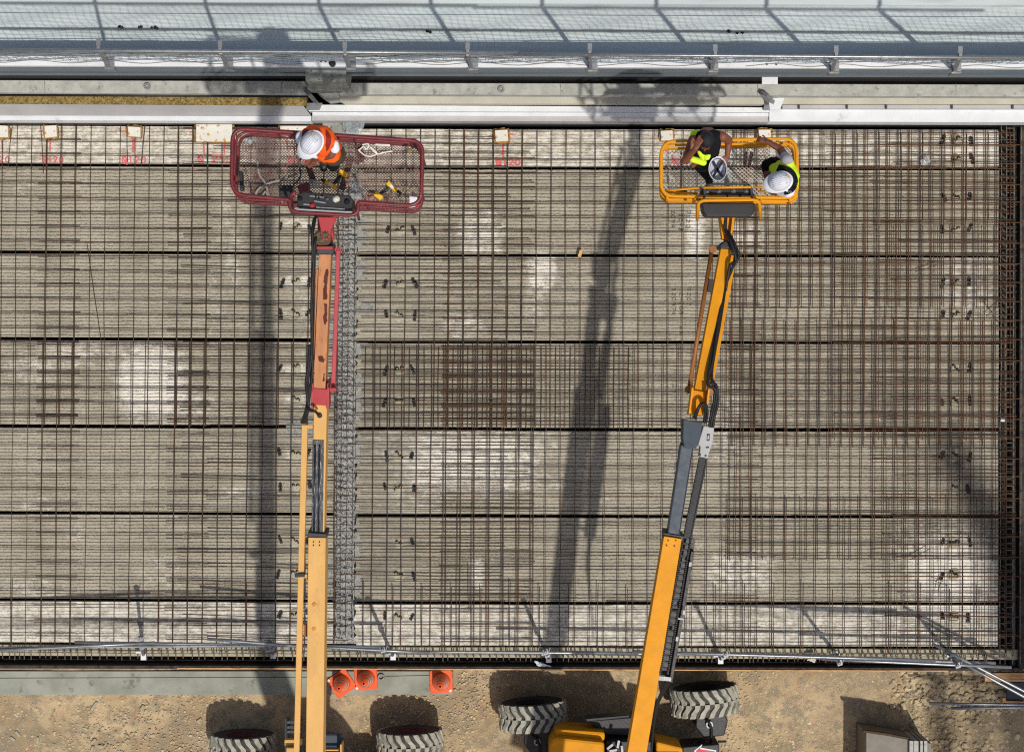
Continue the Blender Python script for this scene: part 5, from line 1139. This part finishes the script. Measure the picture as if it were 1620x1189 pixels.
# worker in orange vest
def V(x, y, z): return P(x, y, z)
pr_ = empty('person', P(520, 255, FZ), 'worker in orange vest and white hard hat bending over a tool in the red basket', 'person', 'workers in the baskets')
hc = V(495, 227, 6.42); fw = Vector((-.62, -.72, -.25)); upv = Vector((-.2, -.28, 1))
b = MB(); head(b, hc, fw, upv)
nk = V(503, 220, 6.36); b.cap(hc + Vector((0, .02, -.06)), .058, nk - Z3 * .05, .062)
shL, shR = V(476, 216, 6.26), V(526, 228, 6.22)
elL, elR = V(474, 237, 6.1), V(525, 245, 6.12); wrL, wrR = V(486, 252, 5.95), V(505, 253, 5.98)
for s_, e_, w_ in ((shL, elL, wrL), (shR, elR, wrR)):
    b.cap(s_, .055, e_, .042); b.cap(e_, .043, w_, .028)
hand(b, wrL, (.35, -.6, -.4), (-.3, .3, 1), 1, .7, 1); hand(b, wrR, (-1, -.15, -.2), (0, .5, 1), 1, .55, -1)
hip = V(520, 238, 5.82); b.cap(hip, .11, V(508, 222, 6.16), .11); b.cap(V(484, 217, 6.22), .05, V(521, 228, 6.2), .05)
b.build('body', 'skin', pr_, remesh=.009)
b = MB(); b.cap(hip, .155, V(508, 221, 6.2), .16); b.cap(V(487, 213, 6.24), .08, V(519, 224, 6.24), .085); b.cap(V(494, 210, 6.18), .09, V(521, 234, 6.0), .13); b.cap(V(499, 210, 6.2), .085, V(515, 214, 6.18), .09); b.cap(V(524, 243, 5.95), .11, V(514, 240, 6.0), .12)
b.build('vest', 'vest_o', pr_, remesh=.012)
b = MB(); b.cap(shL, .06, shL.lerp(elL, .4), .05); b.build('sleeve', 'cloth_w', pr_, remesh=.01)
b = MB(); b.cap(shR + Vector((.02, 0, 0)), .05, shR.lerp(elR, .45) + Vector((.03, 0, .02)), .055); b.build('sleeve', 'cloth_w', pr_, remesh=.01)
b = MB(); b.cap(V(495, 243, 6.05), .05, V(501, 243, 6.02), .06); b.cap(V(484, 225, 6.2), .05, V(480, 219, 6.2), .06); b.build('shirt_front', 'cloth_w', pr_, remesh=.01)
for pts in ([(484, 204, 6.3), (481, 213, 6.35), (482, 224, 6.3), (486, 232, 6.2)], [(512, 206, 6.3), (519, 214, 6.36), (520, 224, 6.37), (516, 234, 6.3), (512, 240, 6.2)]):
    b = MB(); cp = curve(pts, 16)
    for i in range(len(cp) - 1): b.beam(P(*cp[i]), P(*cp[i + 1]), .045, .03)
    b.build('vest_band', 'band_r', pr_)
b = MB(); b.cap(hip, .15, V(528, 244, 5.75), .14)
for kx, ky, fx, fy in ((512, 250, 515, 256), (530, 250, 527, 258)): b.cap(hip, .11, V(kx, ky, 5.4), .075); b.cap(V(kx, ky, 5.4), .075, V(fx, fy, 5.05), .055)
b.cap(V(527, 246, 5.85), .12, V(522, 240, 5.9), .13)
b.build('trousers', 'khaki', pr_, remesh=.012)
for fx, fy in ((513, 262), (527, 262)):
    b = MB(); b.cap(V(fx, fy - 4, 5.01), .052, V(fx - 1, fy + 4, 5.0), .045); b.build('boot', 'black', pr_, remesh=.012)
helmet(pr_, hc + Vector((-.005, 0, .02)), Vector((-.62, -.72, -.2)), Vector((-.12, -.16, 1)))
# the tool he holds
tl = empty('angle_grinder', V(492, 252, 5.75), 'dark power tool held in the hands of the orange vested worker', 'power tool')
b = MB(); b.cap(V(483, 248, 5.85), .035, V(492, 256, 5.8), .04); b.build('motor_body', 'steelgrey', tl, remesh=.01)
b = MB(); b.beam(V(494, 247, 5.9), V(501, 252, 5.86), .09, .05); b.build('head', 'black', tl, bev=.01)
b = MB(); b.tube([V(472, 252, 5.7), V(475, 247, 5.78), V(480, 240, 5.8), V(478, 247, 5.75), V(474, 256, 5.6), V(475, 264, 5.4)], .013, 7); b.build('cord', 'hose', tl, smooth=True)
b = MB(); b.sphere(V(527, 258, 5.2), .08, 14, 10, (1, 1.1, .8)); b.build('tool_pouch', 'cloth_b', label='round black pouch hanging behind the orange vested worker', cat='pouch', smooth=True)

# bareheaded worker (yellow vest) holding his helmet
p1 = empty('person', P(1118, 262, FZ2), 'bareheaded worker in yellow vest with one hand on his head, holding his helmet', 'person', 'workers in the baskets')
hc = V(1117, 224, 4.98); fw = Vector((-.1, -1, -.4)); b = MB(); hm = head(b, hc, fw, Vector((0, -.3, 1)))
sL, sR = V(1097, 221, 4.74), V(1143, 216, 4.74)
b.cap(hc + Vector((0, .03, -.07)), .058, V(1119, 216, 4.78), .065)
eL, wL = V(1084, 254, 4.7), V(1101, 234, 5.06); eR, wR = V(1153, 222, 4.55), V(1151, 246, 4.5)
b.cap(sL, .062, eL, .046); b.cap(eL, .047, wL, .03); b.cap(sR, .062, eR, .048); b.cap(eR, .047, wR, .03)
hand(b, wL, (.45, .9, .1), (-.4, .1, 1), 1.05, .15, -1); hand(b, wR, (-.35, -.9, -.2), (.2, 0, 1), 1, .6, 1)
b.cap(V(1118, 238, 4.25), .13, V(1119, 221, 4.65), .15); b.cap(V(1101, 221, 4.7), .07, V(1138, 217, 4.7), .07)
b.cap(V(1102, 256, 4.35), .035, V(1096, 262, 4.3), .03)
b.build('body', 'skin', p1, remesh=.009)
b = MB(); b.sphere(hc + Vector((0, .02, .035)), .1, 16, 10, (.88, 1.04, .85)); b.build('hair', 'hair', p1, remesh=.009)
b = MB(); b.cap(V(1118, 240, 4.2), .15, V(1119, 224, 4.65), .165); b.cap(V(1106, 218, 4.72), .08, V(1133, 216, 4.72), .08); b.cap(V(1129, 222, 4.72), .09, V(1127, 240, 4.6), .08); b.build('shirt', 'cloth_b', p1, remesh=.012)
for nm, a_, c_, r1, r2 in (('vest_panel', (1108, 240, 4.66), (1113, 248, 4.6), .04, .045), ('vest_panel', (1118, 248, 4.62), (1124, 234, 4.7), .045, .03), ('vest_panel', (1096, 252, 4.5), (1113, 257, 4.45), .04, .042), ('vest_panel', (1099, 214, 4.72), (1101, 212, 4.7), .06, .055), ('vest_panel', (1134, 212, 4.74), (1135, 225, 4.72), .035, .04)):
    b = MB(); b.cap(V(*a_), r1, V(*c_), r2); b.build(nm, 'vest_y', p1, remesh=.01)
b = MB(); b.cap(V(1118, 245, 4.2), .14, V(1110, 247, 4.15), .13); b.cap(V(1110, 250, 4.15), .11, V(1108, 262, 3.85), .08); b.cap(V(1108, 262, 3.85), .08, V(1119, 278, 3.45), .06); b.cap(V(1122, 248, 4.15), .1, V(1124, 262, 3.8), .08); b.cap(V(1124, 262, 3.8), .08, V(1127, 268, 3.45), .06); b.build('trousers', 'cloth_b', p1, remesh=.012)
for fx, fy in ((1121, 285), (1128, 274)):
    b = MB(); b.cap(V(fx, fy - 5, 3.41), .052, V(fx + 1, fy + 4, 3.4), .045); b.build('boot', 'blackr', p1, remesh=.012)
# upturned helmet
hh = empty('hard_hat', V(1135, 268, 4.4), 'white hard hat held upside down with navy webbing showing, left in yellow basket', 'hard hat')
n = 32; c = V(1135, 268, 4.45)
b = MB(); vs = []
for rr, z in ((.118, .06), (.108, .055), (.1, .0), (.085, -.045), (.05, -.075), (.0, -.085)):
    for i in range(n): vs.append(c + Vector((rr * .92 * math.cos(2 * math.pi * i / n), rr * 1.22 * math.sin(2 * math.pi * i / n), z)))
b.add(vs, [(j * n + i, j * n + (i + 1) % n, (j + 1) * n + (i + 1) % n, (j + 1) * n + i) for j in range(5) for i in range(n)]); sh_ = b.build('shell', 'helmet', hh, smooth=True)
b = MB()
for a0 in (52, -52):
    a_ = R(a0); pts = [c + Vector((math.cos(a_) * t * .088, math.sin(a_) * t * .112, .045 - .05 * (1 - t * t))) for t in (-1, -.6, -.2, .2, .6, 1)]
    for i in range(5): b.beam(pts[i], pts[i + 1], .03, .004)
b.build('webbing', 'navy', hh)
b = MB()
for i in range(n):
    t0, t1 = 2 * math.pi * i / n, 2 * math.pi * (i + 1) / n; q = lambda t, z: c + Vector((.09 * math.cos(t), .118 * math.sin(t), z))
    b.add([q(t0, .01), q(t1, .01), q(t1, .045), q(t0, .045)], [(0, 1, 2, 3)])
b.build('head_band', 'navy', hh)
b = MB(); b.lathe(c + Vector((0, .02, -.06)), [(.06, .01), (.0, -.005)], 20); b.build('lining', 'lilac', hh)
# worker with white helmet, yellow vest
p2 = empty('person', P(1225, 275, FZ2), 'worker in yellow and black vest and white hard hat gripping the yellow basket rail', 'person', 'workers in the baskets')
hc = V(1233, 288, 4.9); fw = Vector((-1, -.25, -.3)); b = MB(); head(b, hc, fw, Vector((-.15, -.05, 1)))
s1, s2 = V(1245, 255, 4.66), V(1247, 302, 4.66)
b.cap(hc + Vector((.03, 0, -.07)), .058, V(1246, 285, 4.7), .065)
e1, w1 = V(1235, 236, 4.5), V(1213, 224, 4.5); e2, w2 = V(1223, 303, 4.42), V(1216, 290, 4.45)
b.cap(s1, .06, e1, .046); b.cap(e1, .046, w1, .031); b.cap(s2, .062, e2, .047); b.cap(e2, .046, w2, .031)
hand(b, w1, (-1, .35, -.1), (0, .3, 1), 1.05, .8, 1); hand(b, w2, (-.3, 1, .1), (-.8, 0, 1), 1.05, .45, -1)
b.cap(V(1230, 272, 4.2), .13, V(1243, 279, 4.6), .15); b.cap(V(1245, 262, 4.62), .07, V(1247, 296, 4.62), .07)
b.build('body', 'skin2', p2, remesh=.009)
b = MB(); b.cap(V(1231, 272, 4.2), .145, V(1243, 279, 4.58), .165); b.cap(V(1245, 260, 4.62), .09, V(1247, 299, 4.62), .09); b.cap(V(1250, 270, 4.6), .09, V(1252, 290, 4.6), .09); b.cap(V(1224, 266, 4.4), .06, V(1228, 272, 4.4), .08); b.build('vest', 'vest_y', p2, remesh=.012)
b = MB(); b.cap(s1 + Vector((0, .01, 0)), .075, s1.lerp(e1, .38), .062); b.build('sleeve', 'cloth_g', p2, remesh=.01)
b = MB(); b.cap(s2, .08, s2.lerp(e2, .5), .06); b.build('sleeve', 'cloth_w', p2, remesh=.01)
for pts in ([(1230, 265, 4.73), (1240, 268, 4.8), (1250, 272, 4.78), (1256, 282, 4.74), (1256, 292, 4.72), (1250, 300, 4.74), (1240, 303, 4.72)],):
    b = MB(); cp = curve(pts, 24)
    for i in range(len(cp) - 1): b.beam(P(*cp[i]), P(*cp[i + 1]), .085, .05)
    b.build('vest_band', 'cloth_b', p2)
b = MB(); b.cap(V(1224, 266, 4.2), .14, V(1232, 272, 4.2), .14); b.cap(V(1222, 266, 4.15), .13, V(1217, 268, 3.9), .09); b.cap(V(1217, 268, 3.9), .085, V(1222, 270, 3.45), .06); b.cap(V(1230, 280, 4.1), .11, V(1224, 284, 3.8), .08); b.cap(V(1224, 284, 3.8), .08, V(1228, 284, 3.45), .06)
b.cap(V(1215, 262, 4.3), .085, V(1220, 258, 4.35), .07); b.build('trousers', 'cloth_b', p2, remesh=.012)
for fx, fy in ((1218, 271), (1222, 284)):
    b = MB(); b.cap(V(fx + 4, fy, 3.41), .052, V(fx - 4, fy, 3.4), .045); b.build('boot', 'blackr', p2, remesh=.012)
helmet(p2, hc + Vector((.005, 0, .02)), Vector((-1, -.25, -.25)), Vector((-.18, -.06, 1)))
b = MB(); b.cap(V(1231, 303, 4.6), .02, V(1235, 305, 4.55), .02); b.build('chin_strap', 'cloth_b', p2, remesh=.006)

# ------------------------------------------------------------------ unseen boom added off to the right to cast the soft corner shadow
r = empty('added_shade_boom', (11.5, -12, GZ), 'slender unseen boom added to shade the lower right corner of the deck', 'added shade caster')
def lift(px, py, z_on, h):      # the point at height h whose shadow falls at this picture point
    q = P(px, py, z_on); k = (h - z_on); return Vector((q.x + .237 * k, q.y - .44 * k, h))
b = MB(); A, B2 = lift(1668, 1300, GZ, 23), lift(1602, 900, 0, 24)
b.beam(A, B2, 1.15, .6, w1=.8); b.build('shade_boom_base', 'steelgrey', r)
b = MB(); B3 = lift(1500, 700, 0, 24.5); b.beam(B2, B3, .75, .4, w1=.4); b.build('shade_boom_tip', 'steelgrey', r)
b = MB(); b.beam(A, Vector((A.x + 3, A.y - 3, GZ)), .6, .6, Vector((0, 1, 0))); b.build('shade_boom_mast', 'steelgrey', r)
b = MB(); b.tube([lift(1530, 1060, GZ, 18), lift(1556, 1230, GZ, 18)], .12, 8); b.tube([lift(1480, 1060, GZ, 18), lift(1500, 1230, GZ, 18)], .22, 8); b.build('shade_tube', 'steelgrey', r)
